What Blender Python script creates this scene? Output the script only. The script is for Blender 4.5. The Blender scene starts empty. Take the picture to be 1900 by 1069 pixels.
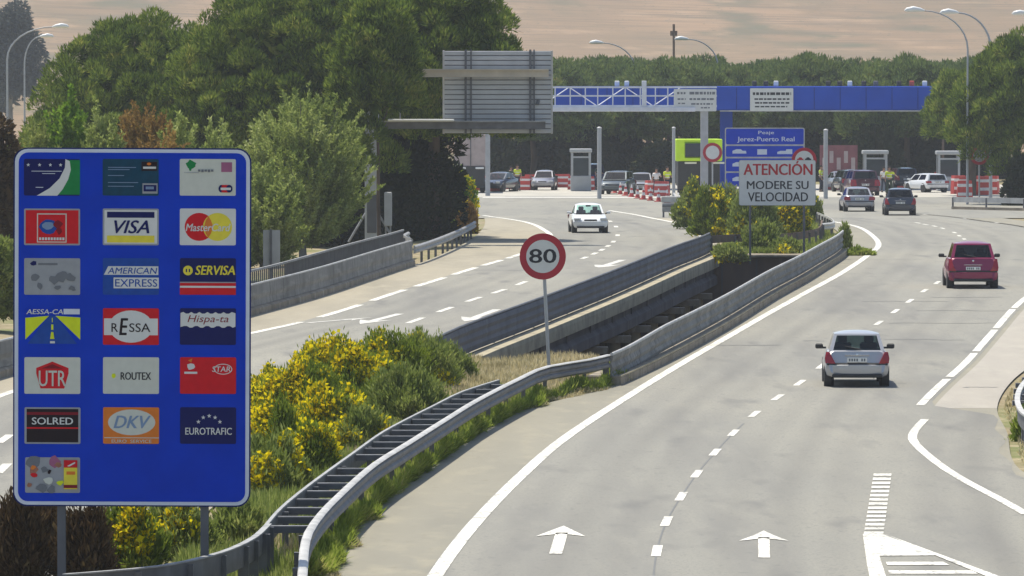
import bpy, math, random
import numpy as np
from mathutils import Vector, Matrix, Euler
R = math.radians
random.seed(4)
# ------------------------------------------------------------------ camera, sky, sun, exposure
F = 12000.0                      # focal length in photo pixels (photo 1900 x 1069): a long telephoto
CAMZ = 6.15                      # the camera stands on an overpass
HOR = 195.0                      # photo row of the horizon
scene = bpy.context.scene
COL = scene.collection
cam_d = bpy.data.cameras.new('camera')
cam = bpy.data.objects.new('camera', cam_d); COL.objects.link(cam)
PITCH = math.atan((534.5 - HOR) / F)
cam.location = (0, 0, CAMZ)
cam.rotation_euler = (R(90) - PITCH, 0, 0)
cam_d.sensor_fit = 'HORIZONTAL'; cam_d.sensor_width = 36.0
cam_d.lens = 36.0 * F / 1900.0
cam_d.clip_start = 1.0; cam_d.clip_end = 12000.0
scene.camera = cam
SUN_EL, SUN_AZ = R(63), R(-36)   # azimuth from +Y towards +X
w = bpy.data.worlds.new('World'); scene.world = w; w.use_nodes = True
nt = w.node_tree
sky = nt.nodes.new('ShaderNodeTexSky'); sky.sky_type = 'NISHITA'; sky.sun_disc = False
sky.sun_elevation = SUN_EL; sky.sun_rotation = SUN_AZ
bg = nt.nodes['Background']; bg.inputs[1].default_value = 0.12
nt.links.new(sky.outputs[0], bg.inputs[0])
sl = bpy.data.lights.new('sun', 'SUN'); sl.energy = 4.6; sl.angle = R(0.53); sl.color = (1.0, .94, .81)
so = bpy.data.objects.new('sun', sl); COL.objects.link(so)
sd = Vector((math.sin(SUN_AZ) * math.cos(SUN_EL), math.cos(SUN_AZ) * math.cos(SUN_EL), math.sin(SUN_EL)))
so.rotation_euler = sd.to_track_quat('Z', 'Y').to_euler()
so.location = (0, 50, 80)
vs = scene.view_settings
vs.view_transform = 'Standard'; vs.look = 'None'; vs.exposure = 0.38; vs.gamma = 1.0
scene.cycles.use_denoising = True
scene.cycles.max_bounces = 6
scene.cycles.transparent_max_bounces = 12

# ------------------------------------------------------------------ where things stand
def sstep(a, b, t):
    t = min(1.0, max(0.0, (t - a) / (b - a))); return t * t * (3 - 2 * t)
def zg(Y):                       # ground height along the road: it climbs a little towards the toll
    return -1.18 * (1 - sstep(140, 250, Y))
CP, SP = math.cos(PITCH), math.sin(PITCH)
def ray(px, py):
    x, u = (px - 950.0) / F, (534.5 - py) / F
    dy, dz = CP + u * SP, -SP + u * CP
    return x / dy, dz / dy       # per metre of Y
def P(px, py, Y):
    a, b = ray(px, py); return Vector((a * Y, Y, CAMZ + b * Y))
def G(px, py, h=0.0):            # the point h above the ground seen at a photo pixel
    a, b = ray(px, py); lo, hi = 40.0, 3000.0
    for _ in range(60):
        m = (lo + hi) / 2
        if CAMZ + b * m > zg(m) + h: lo = m
        else: hi = m
    return Vector((a * lo, lo, zg(lo)))
def X(px, Y): return (px - 950.0) / F * Y
def hgt(py, Y): return P(950, py, Y).z - zg(Y)

def trace(pix, h=0.0, step=2.0, n=None):   # smooth plan curve through photo points, resampled
    pts = [G(x, y, h) for x, y in pix]
    return smooth([(p.x, p.y) for p in pts], step)
def smooth(pts, step=2.0):
    p = [np.array(q, float) for q in pts]
    p = [2 * p[0] - p[1]] + p + [2 * p[-1] - p[-2]]
    out = []
    for i in range(1, len(p) - 2):
        L = np.linalg.norm(p[i + 1] - p[i]); k = max(2, int(L / step))
        t0 = 0; t1 = t0 + max(np.linalg.norm(p[i] - p[i-1]), .01) ** .5
        t2 = t1 + max(np.linalg.norm(p[i+1] - p[i]), .01) ** .5; t3 = t2 + max(np.linalg.norm(p[i+2] - p[i+1]), .01) ** .5
        for j in range(k):
            t = t1 + (t2 - t1) * j / k
            A1 = (t1-t)/(t1-t0)*p[i-1] + (t-t0)/(t1-t0)*p[i]; A2 = (t2-t)/(t2-t1)*p[i] + (t-t1)/(t2-t1)*p[i+1]
            A3 = (t3-t)/(t3-t2)*p[i+1] + (t-t2)/(t3-t2)*p[i+2]
            B1 = (t2-t)/(t2-t0)*A1 + (t-t0)/(t2-t0)*A2; B2 = (t3-t)/(t3-t1)*A2 + (t-t1)/(t3-t1)*A3
            out.append(tuple((t2-t)/(t2-t1)*B1 + (t-t1)/(t2-t1)*B2))
    out.append(tuple(p[-2])); return out
def xat(tr, Y):                  # x of a plan curve at depth Y (curves run one way in Y)
    ys = [q[1] for q in tr]; xs = [q[0] for q in tr]
    if ys[0] > ys[-1]: ys = ys[::-1]; xs = xs[::-1]
    return float(np.interp(Y, ys, xs))

# ------------------------------------------------------------------ materials
MATS = {}
def M(name, col, rough=.75, metal=0.0, var=.12, scale=6.0, bump=0.0, spec=.4, stretch=(1, 1, 1), coat=0.0):
    m = bpy.data.materials.new(name); m.use_nodes = True; n = m.node_tree.nodes; l = m.node_tree.links
    b = n['Principled BSDF']
    b.inputs['Roughness'].default_value = rough; b.inputs['Metallic'].default_value = metal
    b.inputs['Specular IOR Level'].default_value = spec; b.inputs['Coat Weight'].default_value = coat
    tc = n.new('ShaderNodeTexCoord'); mp = n.new('ShaderNodeMapping'); mp.inputs['Scale'].default_value = stretch
    no = n.new('ShaderNodeTexNoise'); no.inputs['Scale'].default_value = scale; no.inputs['Detail'].default_value = 6
    l.new(tc.outputs['Object'], mp.inputs[0]); l.new(mp.outputs[0], no.inputs['Vector'])
    cr = n.new('ShaderNodeValToRGB'); e = cr.color_ramp.elements
    e[0].position = .3; e[1].position = .7
    e[0].color = [max(0, c * (1 - var)) for c in col] + [1]; e[1].color = [min(1, c * (1 + var)) for c in col] + [1]
    l.new(no.outputs[0], cr.inputs[0]); l.new(cr.outputs[0], b.inputs['Base Color'])
    if bump:
        bp = n.new('ShaderNodeBump'); bp.inputs['Strength'].default_value = bump; bp.inputs['Distance'].default_value = .02
        l.new(no.outputs[0], bp.inputs['Height']); l.new(bp.outputs[0], b.inputs['Normal'])
    MATS[name] = m; return m
def blend_mat(name, layers, rough=.9, bump=0.0):
    """layers: first a colour, then (colour, noise scale, stretch, lo, hi, seed) each laid over the last by a noise mask"""
    m = bpy.data.materials.new(name); m.use_nodes = True; n = m.node_tree.nodes; l = m.node_tree.links
    b = n['Principled BSDF']; b.inputs['Roughness'].default_value = rough; b.inputs['Specular IOR Level'].default_value = .25
    tc = n.new('ShaderNodeTexCoord'); cur = None
    for i, la in enumerate(layers[1:]):
        col, sc, st, lo, hi, sd_ = la
        mp = n.new('ShaderNodeMapping'); mp.inputs['Scale'].default_value = st; mp.inputs['Location'].default_value = (sd_, sd_ * 1.7, 0)
        no = n.new('ShaderNodeTexNoise'); no.inputs['Scale'].default_value = sc; no.inputs['Detail'].default_value = 5
        l.new(tc.outputs['Object'], mp.inputs[0]); l.new(mp.outputs[0], no.inputs['Vector'])
        mr = n.new('ShaderNodeMapRange'); mr.inputs[1].default_value = lo; mr.inputs[2].default_value = hi
        l.new(no.outputs[0], mr.inputs[0])
        mx = n.new('ShaderNodeMix'); mx.data_type = 'RGBA'
        l.new(mr.outputs[0], mx.inputs[0])
        if cur is None: mx.inputs[6].default_value = list(layers[0]) + [1]
        else: l.new(cur, mx.inputs[6])
        mx.inputs[7].default_value = list(col) + [1]; cur = mx.outputs[2]
    l.new(cur, b.inputs['Base Color'])
    if bump:
        bp = n.new('ShaderNodeBump'); bp.inputs['Strength'].default_value = bump; bp.inputs['Distance'].default_value = .03
        l.new(no.outputs[0], bp.inputs['Height']); l.new(bp.outputs[0], b.inputs['Normal'])
    MATS[name] = m; return m
def leaf_mat(name, cols, trans=.3, scale=.35):
    """colour differs from leaf to leaf and from clump to clump; some light passes through"""
    m = bpy.data.materials.new(name); m.use_nodes = True; n = m.node_tree.nodes; l = m.node_tree.links
    n.remove(n['Principled BSDF']); out = n['Material Output']
    ge = n.new('ShaderNodeNewGeometry'); tc = n.new('ShaderNodeTexCoord')
    no = n.new('ShaderNodeTexNoise'); no.inputs['Scale'].default_value = scale; no.inputs['Detail'].default_value = 3
    l.new(tc.outputs['Object'], no.inputs['Vector'])
    ad = n.new('ShaderNodeMath'); ad.operation = 'MULTIPLY_ADD'; ad.inputs[1].default_value = .5
    l.new(ge.outputs['Random Per Island'], ad.inputs[0])
    sc = n.new('ShaderNodeMath'); sc.operation = 'MULTIPLY_ADD'; sc.inputs[1].default_value = 1.5; sc.inputs[2].default_value = -.5
    l.new(no.outputs[0], sc.inputs[0]); l.new(sc.outputs[0], ad.inputs[2])
    cr = n.new('ShaderNodeValToRGB'); e = cr.color_ramp.elements
    while len(e) < len(cols): e.new(.5)
    for i, (p, c) in enumerate(cols): e[i].position = p; e[i].color = list(c) + [1]
    l.new(ad.outputs[0], cr.inputs[0])
    d = n.new('ShaderNodeBsdfDiffuse'); t = n.new('ShaderNodeBsdfTranslucent'); mx = n.new('ShaderNodeMixShader'); mx.inputs[0].default_value = trans
    l.new(cr.outputs[0], d.inputs[0]); l.new(cr.outputs[0], t.inputs[0]); l.new(d.outputs[0], mx.inputs[1]); l.new(t.outputs[0], mx.inputs[2])
    l.new(mx.outputs[0], out.inputs[0]); MATS[name] = m; return m
def glass_mat(name, tint, refl=.25):
    m = bpy.data.materials.new(name); m.use_nodes = True; n = m.node_tree.nodes; l = m.node_tree.links
    n.remove(n['Principled BSDF'])
    t = n.new('ShaderNodeBsdfTransparent'); t.inputs[0].default_value = list(tint) + [1]
    g = n.new('ShaderNodeBsdfGlossy'); g.inputs['Roughness'].default_value = .03
    fr = n.new('ShaderNodeFresnel'); fr.inputs[0].default_value = 1.5
    mx = n.new('ShaderNodeMixShader'); l.new(fr.outputs[0], mx.inputs[0]); l.new(t.outputs[0], mx.inputs[1]); l.new(g.outputs[0], mx.inputs[2])
    l.new(mx.outputs[0], n['Material Output'].inputs[0]); MATS[name] = m; return m

blend_mat('dry_ground', [(.25, .20, .115), ((.16, .17, .06), .25, (1, 1, 1), .45, .62, 3), ((.36, .30, .19), 1.3, (1, 1, 1), .5, .7, 9), ((.12, .13, .045), 3, (1, 1, 1), .55, .75, 5)], bump=.5)
blend_mat('field', [(.215, .138, .072), ((.15, .118, .062), .010, (1, .25, 1), .45, .60, 1), ((.275, .172, .092), .03, (1, .22, 1), .46, .62, 7), ((.115, .10, .05), .07, (.6, .22, 1), .53, .66, 4), ((.30, .195, .11), .16, (.5, .2, 1), .55, .70, 21), ((.14, .10, .055), .5, (.06, .6, 1), .50, .64, 11), ((.09, .085, .045), .9, (1, .3, 1), .64, .70, 31)])
blend_mat('asphalt', [(.252, .243, .210), ((.205, .198, .177), .55, (1, .04, 1), .45, .64, 2), ((.29, .275, .228), .14, (1, .3, 1), .45, .66, 8), ((.165, .16, .147), .9, (1, .2, 1), .57, .74, 15), ((.265, .254, .217), 2.2, (1, .12, 1), .50, .80, 23), ((.165, .162, .15), 7, (1, .25, 1), .60, .80, 5), ((.19, .185, .17), 18, (1, .5, 1), .50, .72, 6)], rough=.85)
def lane_wear(m):      # tyre-polished bands and the oily strip between them, broken up by noise
    n = m.node_tree.nodes; l = m.node_tree.links; b = n['Principled BSDF']; src = b.inputs['Base Color'].links[0].from_socket
    uv = n.new('ShaderNodeUVMap'); uv.uv_map = 'lanes'; sx = n.new('ShaderNodeSeparateXYZ'); l.new(uv.outputs[0], sx.inputs[0])
    def M_(op, a, b_=None):
        q = n.new('ShaderNodeMath'); q.operation = op
        for k, v in enumerate((a, b_)):
            if v is None: continue
            if isinstance(v, (int, float)): q.inputs[k].default_value = v
            else: l.new(v, q.inputs[k])
        return q.outputs[0]
    fr_ = M_('FRACT', M_('DIVIDE', sx.outputs[0], 3.6)); d = M_('ABSOLUTE', M_('SUBTRACT', fr_, .5))
    oil = n.new('ShaderNodeMapRange'); oil.inputs[1].default_value = .15; oil.inputs[2].default_value = .02; l.new(d, oil.inputs[0])
    tr_ = n.new('ShaderNodeMapRange'); tr_.inputs[1].default_value = .13; tr_.inputs[2].default_value = .02; l.new(M_('ABSOLUTE', M_('SUBTRACT', d, .25)), tr_.inputs[0])
    cb_ = n.new('ShaderNodeCombineXYZ'); l.new(M_('MULTIPLY', sx.outputs[0], .8), cb_.inputs[0]); l.new(M_('MULTIPLY', sx.outputs[1], .06), cb_.inputs[1])
    no = n.new('ShaderNodeTexNoise'); no.inputs['Scale'].default_value = 1.0; no.inputs['Detail'].default_value = 4; l.new(cb_.outputs[0], no.inputs['Vector'])
    amt = M_('MULTIPLY', M_('ADD', M_('MULTIPLY', oil.outputs[0], .9), M_('MULTIPLY', tr_.outputs[0], .45)), no.outputs[0])
    mx = n.new('ShaderNodeMix'); mx.data_type = 'RGBA'; l.new(M_('MULTIPLY', amt, .75), mx.inputs[0]); l.new(src, mx.inputs[6]); mx.inputs[7].default_value = (.13, .125, .115, 1)
    l.new(mx.outputs[2], b.inputs['Base Color'])
lane_wear(MATS['asphalt'])
blend_mat('asphalt_dark', [(.215, .212, .185), ((.18, .178, .155), .3, (1, .3, 1), .4, .7, 2), ((.24, .235, .2), 1.4, (1, .5, 1), .5, .8, 8), ((.19, .188, .168), 40, (1, 1, 1), .4, .8, 6)], rough=.85)
blend_mat('shoulder', [(.262, .245, .195), ((.222, .21, .172), .5, (1, .15, 1), .42, .7, 2), ((.30, .275, .21), 1.6, (1, .3, 1), .5, .75, 8), ((.20, .175, .125), 5, (1, .7, 1), .6, .85, 4)], rough=.9)
blend_mat('shoulder_sand', [(.36, .33, .285), ((.30, .28, .245), .5, (1, .15, 1), .42, .7, 2), ((.40, .37, .315), 1.6, (1, .3, 1), .5, .8, 8), ((.28, .24, .18), 8, (1, .7, 1), .6, .85, 4)], rough=.9)
blend_mat('shoulder_left', [(.33, .295, .225), ((.27, .245, .19), .5, (1, .15, 1), .42, .7, 2), ((.37, .33, .25), 1.6, (1, .3, 1), .5, .8, 8), ((.24, .21, .15), 6, (1, .7, 1), .6, .85, 4)], rough=.9)
blend_mat('concrete_pad', [(.44, .415, .36), ((.36, .345, .305), .3, (1, .3, 1), .42, .7, 2), ((.38, .36, .32), 1.5, (1, .3, 1), .6, .8, 8)], rough=.85)
blend_mat('paint_white', [(.76, .735, .66), ((.58, .56, .50), 1.2, (1, .4, 1), .45, .66, 3), ((.36, .35, .315), 5, (1, .5, 1), .57, .68, 6), ((.27, .26, .235), 14, (1, .5, 1), .57, .64, 9)], rough=.7)
blend_mat('paint_worn', [(.62, .60, .55), ((.50, .49, .45), 2.5, (1, .5, 1), .4, .7, 3), ((.36, .35, .33), 7, (1, .6, 1), .52, .74, 6)], rough=.7)
M('sealant', (.13, .128, .12), .6)
M('galv', (.30, .30, .30), .6, .25, .25, 3)
M('galv_light', (.46, .45, .43), .55, .2, .2, 2)
M('galv_dark', (.13, .13, .14), .6, .3, .25, 2.5)
blend_mat('parapet', [(.235, .23, .215), ((.165, .16, .15), .8, (1, 1, .5), .4, .66, 2), ((.30, .29, .265), 2.2, (1, .3, 2), .5, .75, 4), ((.11, .105, .10), 4, (1, 1, .12), .55, .75, 7)], rough=.85)
blend_mat('parapet_dark', [(.14, .14, .155), ((.10, .10, .115), .8, (1, 1, .5), .4, .7, 2), ((.19, .19, .2), 3, (1, .3, .2), .55, .8, 4)], rough=.8)
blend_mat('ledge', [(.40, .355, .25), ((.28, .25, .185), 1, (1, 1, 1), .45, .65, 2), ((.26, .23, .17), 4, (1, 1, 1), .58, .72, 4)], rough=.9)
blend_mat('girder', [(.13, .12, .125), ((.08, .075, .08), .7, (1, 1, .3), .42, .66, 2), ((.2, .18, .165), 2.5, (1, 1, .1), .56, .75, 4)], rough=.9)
blend_mat('kerb', [(.30, .25, .19), ((.2, .17, .13), 1.5, (1, 1, 1), .42, .66, 2), ((.42, .38, .3), 4, (1, 1, .4), .56, .75, 4)], rough=.9)
blend_mat('abutment', [(.15, .105, .085), ((.10, .075, .065), 1.2, (1, 1, .3), .42, .66, 2), ((.2, .15, .115), 2.5, (1, 1, .2), .56, .75, 4)], rough=.95)
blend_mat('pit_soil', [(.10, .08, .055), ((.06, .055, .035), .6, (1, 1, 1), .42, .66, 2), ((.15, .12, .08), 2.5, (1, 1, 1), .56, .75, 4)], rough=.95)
M('sign_blue', (.001, .042, .50), .6, 0, .10, 1.5, spec=.06)
M('sign_navy', (.001, .012, .12), .6, 0, .08, 3, spec=.08)
M('sign_rim', (.62, .66, .76), .4, 0, .06, 3)
M('sign_white', (.66, .66, .64), .45, 0, .05, 4)
M('sign_red', (.42, .012, .03), .45, 0, .08, 3)
M('letter_black', (.014, .015, .022), .5, 0, .1, 4)
M('letter_red', (.46, .008, .015), .5, 0, .1, 4)
M('card_red', (.62, .012, .02), .6, 0, .06, 8, spec=.1)
M('card_dark_red', (.22, .01, .02), .6, 0, .06, 8, spec=.1)
M('card_yellow', (.78, .66, .06), .6, 0, .06, 8, spec=.1)
M('card_lime', (.66, .74, .02), .6, 0, .06, 8, spec=.1)
M('card_navy', (.006, .01, .10), .6, 0, .06, 8, spec=.1)
M('card_midblue', (.012, .07, .34), .6, 0, .1, 8, spec=.1)
M('card_teal', (.006, .055, .10), .6, 0, .15, 8, spec=.1)
M('card_green', (.012, .22, .06), .6, 0, .1, 8, spec=.1)
M('card_grey', (.33, .34, .36), .6, 0, .06, 8, spec=.1)
M('card_grey_dark', (.17, .18, .20), .6, 0, .06, 8, spec=.1)
M('card_offwhite', (.60, .61, .54), .6, 0, .04, 8, spec=.1)
M('card_black', (.02, .012, .015), .6, 0, .06, 8, spec=.1)
M('card_orange', (.70, .20, .03), .6, 0, .06, 8, spec=.1)
M('card_mauve', (.36, .12, .22), .6, 0, .06, 8, spec=.1)
M('card_brown', (.34, .15, .10), .6, 0, .2, 12, spec=.1)
M('card_steel', (.20, .29, .44), .6, 0, .06, 8, spec=.1)
M('pole_grey', (.40, .41, .43), .5, .3, .1, 2)
M('pole_white', (.46, .46, .46), .5, 0, .1, 2)
M('post_dark', (.12, .125, .14), .6, .3, .15, 2)
M('panel_back', (.44, .45, .47), .5, .2, .08, 1.5)
M('rust_beam', (.50, .44, .36), .7, 0, .15, 1.5)
M('lamp_white', (.80, .80, .78), .35, 0, .05, 2)
M('canopy_blue', (.008, .062, .42), .6, 0, .14, .4, spec=.1)
M('truss_white', (.62, .64, .70), .5, 0, .1, 2)
M('booth_shaded_white', (.40, .41, .42), .5, 0, .08, 2)  # white greyed down so the colour itself carries the booths' shade
M('booth_glass', (.03, .045, .055), .1, 0, .2, 2)
M('plastic_red', (.55, .06, .05), .45, 0, .12, 3)
M('plastic_white', (.76, .73, .71), .45, 0, .1, 3)
M('hi_vis', (.70, .82, .03), .7, 0, .1, 5)
M('cloth_dark', (.03, .035, .055), .85, 0, .2, 5)
M('cloth_green', (.04, .07, .05), .85, 0, .2, 5)
M('skin', (.42, .24, .16), .6, 0, .08, 5)
M('hair_dark', (.02, .015, .012), .7, 0, .2, 9)
M('tyre', (.022, .022, .023), .85, 0, .15, 5)
M('rim', (.40, .41, .42), .35, .6, .1, 5)
M('black_plastic', (.028, .028, .030), .55, 0, .15, 5)
M('interior', (.045, .045, .05), .8, 0, .2, 5)
M('lamp_red', (.32, .008, .016), .2, 0, .1, 6, spec=.6)
M('lamp_clear', (.62, .64, .66), .12, .3, .1, 6, spec=.7)
M('plate_white', (.78, .77, .72), .4, 0, .04, 6)
M('chrome', (.55, .56, .58), .15, .9, .05, 4)
M('car_silver', (.46, .46, .47), .30, .35, .04, 1, coat=.6)
M('car_crimson', (.24, .006, .06), .35, .1, .06, 1, coat=.7)
M('car_white', (.78, .80, .82), .32, .0, .03, 1, coat=.6)
M('car_grey', (.30, .30, .33), .3, .5, .05, 1, coat=.6)
M('car_dark', (.05, .055, .075), .25, .4, .06, 1, coat=.8)
M('car_maroon', (.10, .03, .05), .3, .3, .06, 1, coat=.7)
M('van_teal', (.05, .07, .085), .3, .3, .06, 1, coat=.7)
M('truck_neon', (.58, .86, .02), .45, 0, .05, 2)
M('truck_pink', (.40, .33, .32), .6, 0, .12, 2)
M('truck_red', (.20, .07, .08), .6, 0, .3, 1.2)
M('bark', (.12, .085, .06), .95, 0, .35, 3, .6, stretch=(1, 1, .25))
M('bark_grey', (.22, .20, .17), .95, 0, .3, 3, .6, stretch=(1, 1, .25))
glass_mat('glass', (.55, .72, .68)); glass_mat('glass_dark', (.22, .27, .30))
leaf_mat('pine_leaf', [(.05, (.030, .052, .010)), (.4, (.100, .155, .024)), (.75, (.235, .30, .045)), (1., (.42, .40, .10))], .34, .8)
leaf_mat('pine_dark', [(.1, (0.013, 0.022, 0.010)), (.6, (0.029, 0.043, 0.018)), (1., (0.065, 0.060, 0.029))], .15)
leaf_mat('pine_far', [(.1, (.06, .09, .035)), (.5, (.135, .195, .055)), (.9, (.235, .28, .075)), (1., (.30, .25, .09))], .3, .4)
leaf_mat('poplar_leaf', [(.1, (.13, .18, .035)), (.5, (.28, .34, .085)), (.85, (.44, .49, .17)), (1., (.58, .60, .30))], .4, .6)
leaf_mat('lime_leaf', [(.1, (0.077, 0.154, 0.016)), (.5, (0.168, 0.294, 0.026)), (1., (0.308, 0.434, 0.058))], .4, .6)
leaf_mat('rust_leaf', [(.1, (0.150, 0.090, 0.035)), (.5, (0.300, 0.188, 0.056)), (.85, (0.405, 0.270, 0.084)), (1., (0.270, 0.300, 0.084))], .3, .6)
leaf_mat('euc_leaf', [(.1, (0.060, 0.072, 0.066)), (.6, (0.102, 0.120, 0.114)), (1., (0.156, 0.174, 0.168))], .2, .2)
leaf_mat('broom_leaf', [(.05, (.055, .085, .010)), (.45, (.165, .225, .025)), (.8, (.29, .335, .045)), (1., (.42, .39, .09))], .38, .6)
leaf_mat('broom_flower', [(.1, (.70, .52, .005)), (.6, (.86, .72, .01)), (1., (.90, .80, .05))], .4, 1)
leaf_mat('hazy_shrub', [(.1, (.12, .16, .03)), (.5, (.245, .30, .07)), (1., (.42, .43, .15))], .38, .6)
leaf_mat('brown_shrub', [(.1, (.045, .028, .014)), (.6, (.11, .07, .035)), (1., (.17, .13, .06))], .2, .8)
leaf_mat('verge_green', [(.1, (.11, .16, .02)), (.5, (.25, .32, .05)), (.85, (.36, .39, .09)), (1., (.48, .42, .16))], .4, .7)
leaf_mat('dry_grass', [(.1, (.30, .25, .12)), (.5, (.52, .45, .26)), (1., (.70, .62, .42))], .38, .8)
mt = MATS

# ------------------------------------------------------------------ mesh helpers
class MB:
    def __init__(s): s.v = []; s.f = []; s.m = []; s.mats = []
    def mi(s, m):
        m = mt[m] if isinstance(m, str) else m
        if m not in s.mats: s.mats.append(m)
        return s.mats.index(m)
    def add(s, vs_, fs, m):
        o = len(s.v); k = s.mi(m); s.v += [tuple(v) for v in vs_]
        for f in fs: s.f.append([o + i for i in f]); s.m.append(k)
    def box(s, c, d, m, rot=None, bev=0.0):
        x, y, z = d[0] / 2, d[1] / 2, d[2] / 2
        if bev <= 0:
            vs_ = [Vector((sx * x, sy * y, sz * z)) for sx in (-1, 1) for sy in (-1, 1) for sz in (-1, 1)]
            fs = [(0, 1, 3, 2), (4, 6, 7, 5), (0, 4, 5, 1), (2, 3, 7, 6), (0, 2, 6, 4), (1, 5, 7, 3)]
        else:
            b = min(bev, x * .9, y * .9, z * .9); vs_ = []; ids = {}
            for sx in (-1, 1):
                for sy in (-1, 1):
                    for sz in (-1, 1):
                        for ax, q in enumerate([(x, y - b, z - b), (x - b, y, z - b), (x - b, y - b, z)]):
                            ids[(sx, sy, sz, ax)] = len(vs_); vs_.append(Vector((sx * q[0], sy * q[1], sz * q[2])))
            fs = []
            for sg in (-1, 1):
                fs.append([ids[(sg, a, c2, 0)] for a, c2 in ((-1, -1), (1, -1), (1, 1), (-1, 1))][::sg])
                fs.append([ids[(a, sg, c2, 1)] for a, c2 in ((-1, -1), (-1, 1), (1, 1), (1, -1))][::sg])
                fs.append([ids[(a, c2, sg, 2)] for a, c2 in ((-1, -1), (1, -1), (1, 1), (-1, 1))][::sg])
            for a in (-1, 1):
                for c2 in (-1, 1):
                    fs.append([ids[(a, c2, -1, 0)], ids[(a, c2, 1, 0)], ids[(a, c2, 1, 1)], ids[(a, c2, -1, 1)]])
                    fs.append([ids[(a, -1, c2, 0)], ids[(a, 1, c2, 0)], ids[(a, 1, c2, 2)], ids[(a, -1, c2, 2)]])
                    fs.append([ids[(-1, a, c2, 1)], ids[(1, a, c2, 1)], ids[(1, a, c2, 2)], ids[(-1, a, c2, 2)]])
                    for c3 in (-1, 1): fs.append([ids[(a, c2, c3, k)] for k in range(3)])
        rm = Euler(rot).to_matrix() if rot else None
        c = Vector(c); s.add([(rm @ v if rm else v) + c for v in vs_], fs, m)
    def tube(s, pts, r, m, n=8, cap=True):
        pts = [Vector(p) for p in pts]; rs = r if isinstance(r, (list, tuple)) else [r] * len(pts)
        vs_ = []; up = None
        for i, p in enumerate(pts):
            t = (pts[min(i + 1, len(pts) - 1)] - pts[max(i - 1, 0)]).normalized()
            if up is None: up = Vector((1, 0, 0)) if abs(t.x) < .8 else Vector((0, 0, 1))
            a = (up - t * up.dot(t)).normalized(); b = t.cross(a); up = a
            for k in range(n):
                g = 2 * math.pi * k / n; vs_.append(p + (a * math.cos(g) + b * math.sin(g)) * rs[i])
        fs = [(i * n + k, i * n + (k + 1) % n, (i + 1) * n + (k + 1) % n, (i + 1) * n + k) for i in range(len(pts) - 1) for k in range(n)]
        if cap: fs += [tuple(range(n))[::-1], tuple(range((len(pts) - 1) * n, len(pts) * n))]
        s.add(vs_, fs, m)
    def lathe(s, prof, m, axis='z', c=(0, 0, 0), n=20):
        c = Vector(c); vs_ = []
        for r, h in prof:
            for k in range(n):
                g = 2 * math.pi * k / n; a, b = r * math.cos(g), r * math.sin(g)
                vs_.append(c + (Vector((a, b, h)) if axis == 'z' else Vector((h, a, b)) if axis == 'x' else Vector((a, h, b))))
        fs = [(i * n + k, i * n + (k + 1) % n, (i + 1) * n + (k + 1) % n, (i + 1) * n + k) for i in range(len(prof) - 1) for k in range(n)]
        fs += [tuple(range(n))[::-1], tuple(range((len(prof) - 1) * n, len(prof) * n))]
        s.add(vs_, fs, m)
    def sweep(s, tr, prof, m, zf=None, closed=True):
        """sweep a cross-section [(offset to the right of travel, height)] along a plan curve"""
        n = len(prof); vs_ = []; zf = zf or zg
        for i, p in enumerate(tr):
            a, b = tr[max(i - 1, 0)], tr[min(i + 1, len(tr) - 1)]
            t = Vector((b[0] - a[0], b[1] - a[1])).normalized(); r = Vector((t.y, -t.x)); z = zf(p[1])
            for o, h in prof: vs_.append((p[0] + r.x * o, p[1] + r.y * o, z + h))
        fs = [(i * n + k, i * n + (k + 1) % n, (i + 1) * n + (k + 1) % n, (i + 1) * n + k) for i in range(len(tr) - 1) for k in range(n if closed else n - 1)]
        if closed: fs += [tuple(range(n))[::-1], tuple(range((len(tr) - 1) * n, len(tr) * n))]
        s.add(vs_, fs, m)
    def build(s, name, parent=None, smooth_=False, loc=None, rot=None, ang=40):
        me = bpy.data.meshes.new(name); me.from_pydata(s.v, [], s.f)
        for q in s.mats: me.materials.append(q)
        me.polygons.foreach_set('material_index', s.m)
        if smooth_:
            me.polygons.foreach_set('use_smooth', [True] * len(me.polygons))
            me.set_sharp_from_angle(angle=R(ang))
        me.update()
        o = bpy.data.objects.new(name, me); COL.objects.link(o)
        if parent: o.parent = parent
        if loc is not None: o.location = loc
        if rot is not None: o.rotation_euler = rot
        return o
def tag(o, label, cat, group=None):
    o['label'] = label; o['category'] = cat
    if group: o['group'] = group
    return o
def struct(o): o['kind'] = 'structure'; return o
def stuff(o, label=None, cat=None):
    o['kind'] = 'stuff'
    if label: o['label'] = label; o['category'] = cat
    return o
def empty(name, loc, rz=0.0):
    o = bpy.data.objects.new(name, None); COL.objects.link(o); o.location = loc; o.rotation_euler = (0, 0, rz); o.empty_display_size = .3; return o
def copy_tree(o, parent=None):
    c = o.copy(); COL.objects.link(c)
    if parent is not None: c.parent = parent
    for ch in o.children: copy_tree(ch, c)
    return c
ORD = 'first second third fourth fifth sixth seventh eighth ninth tenth eleventh twelfth thirteenth fourteenth fifteenth sixteenth seventeenth eighteenth nineteenth twentieth'.split()

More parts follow.
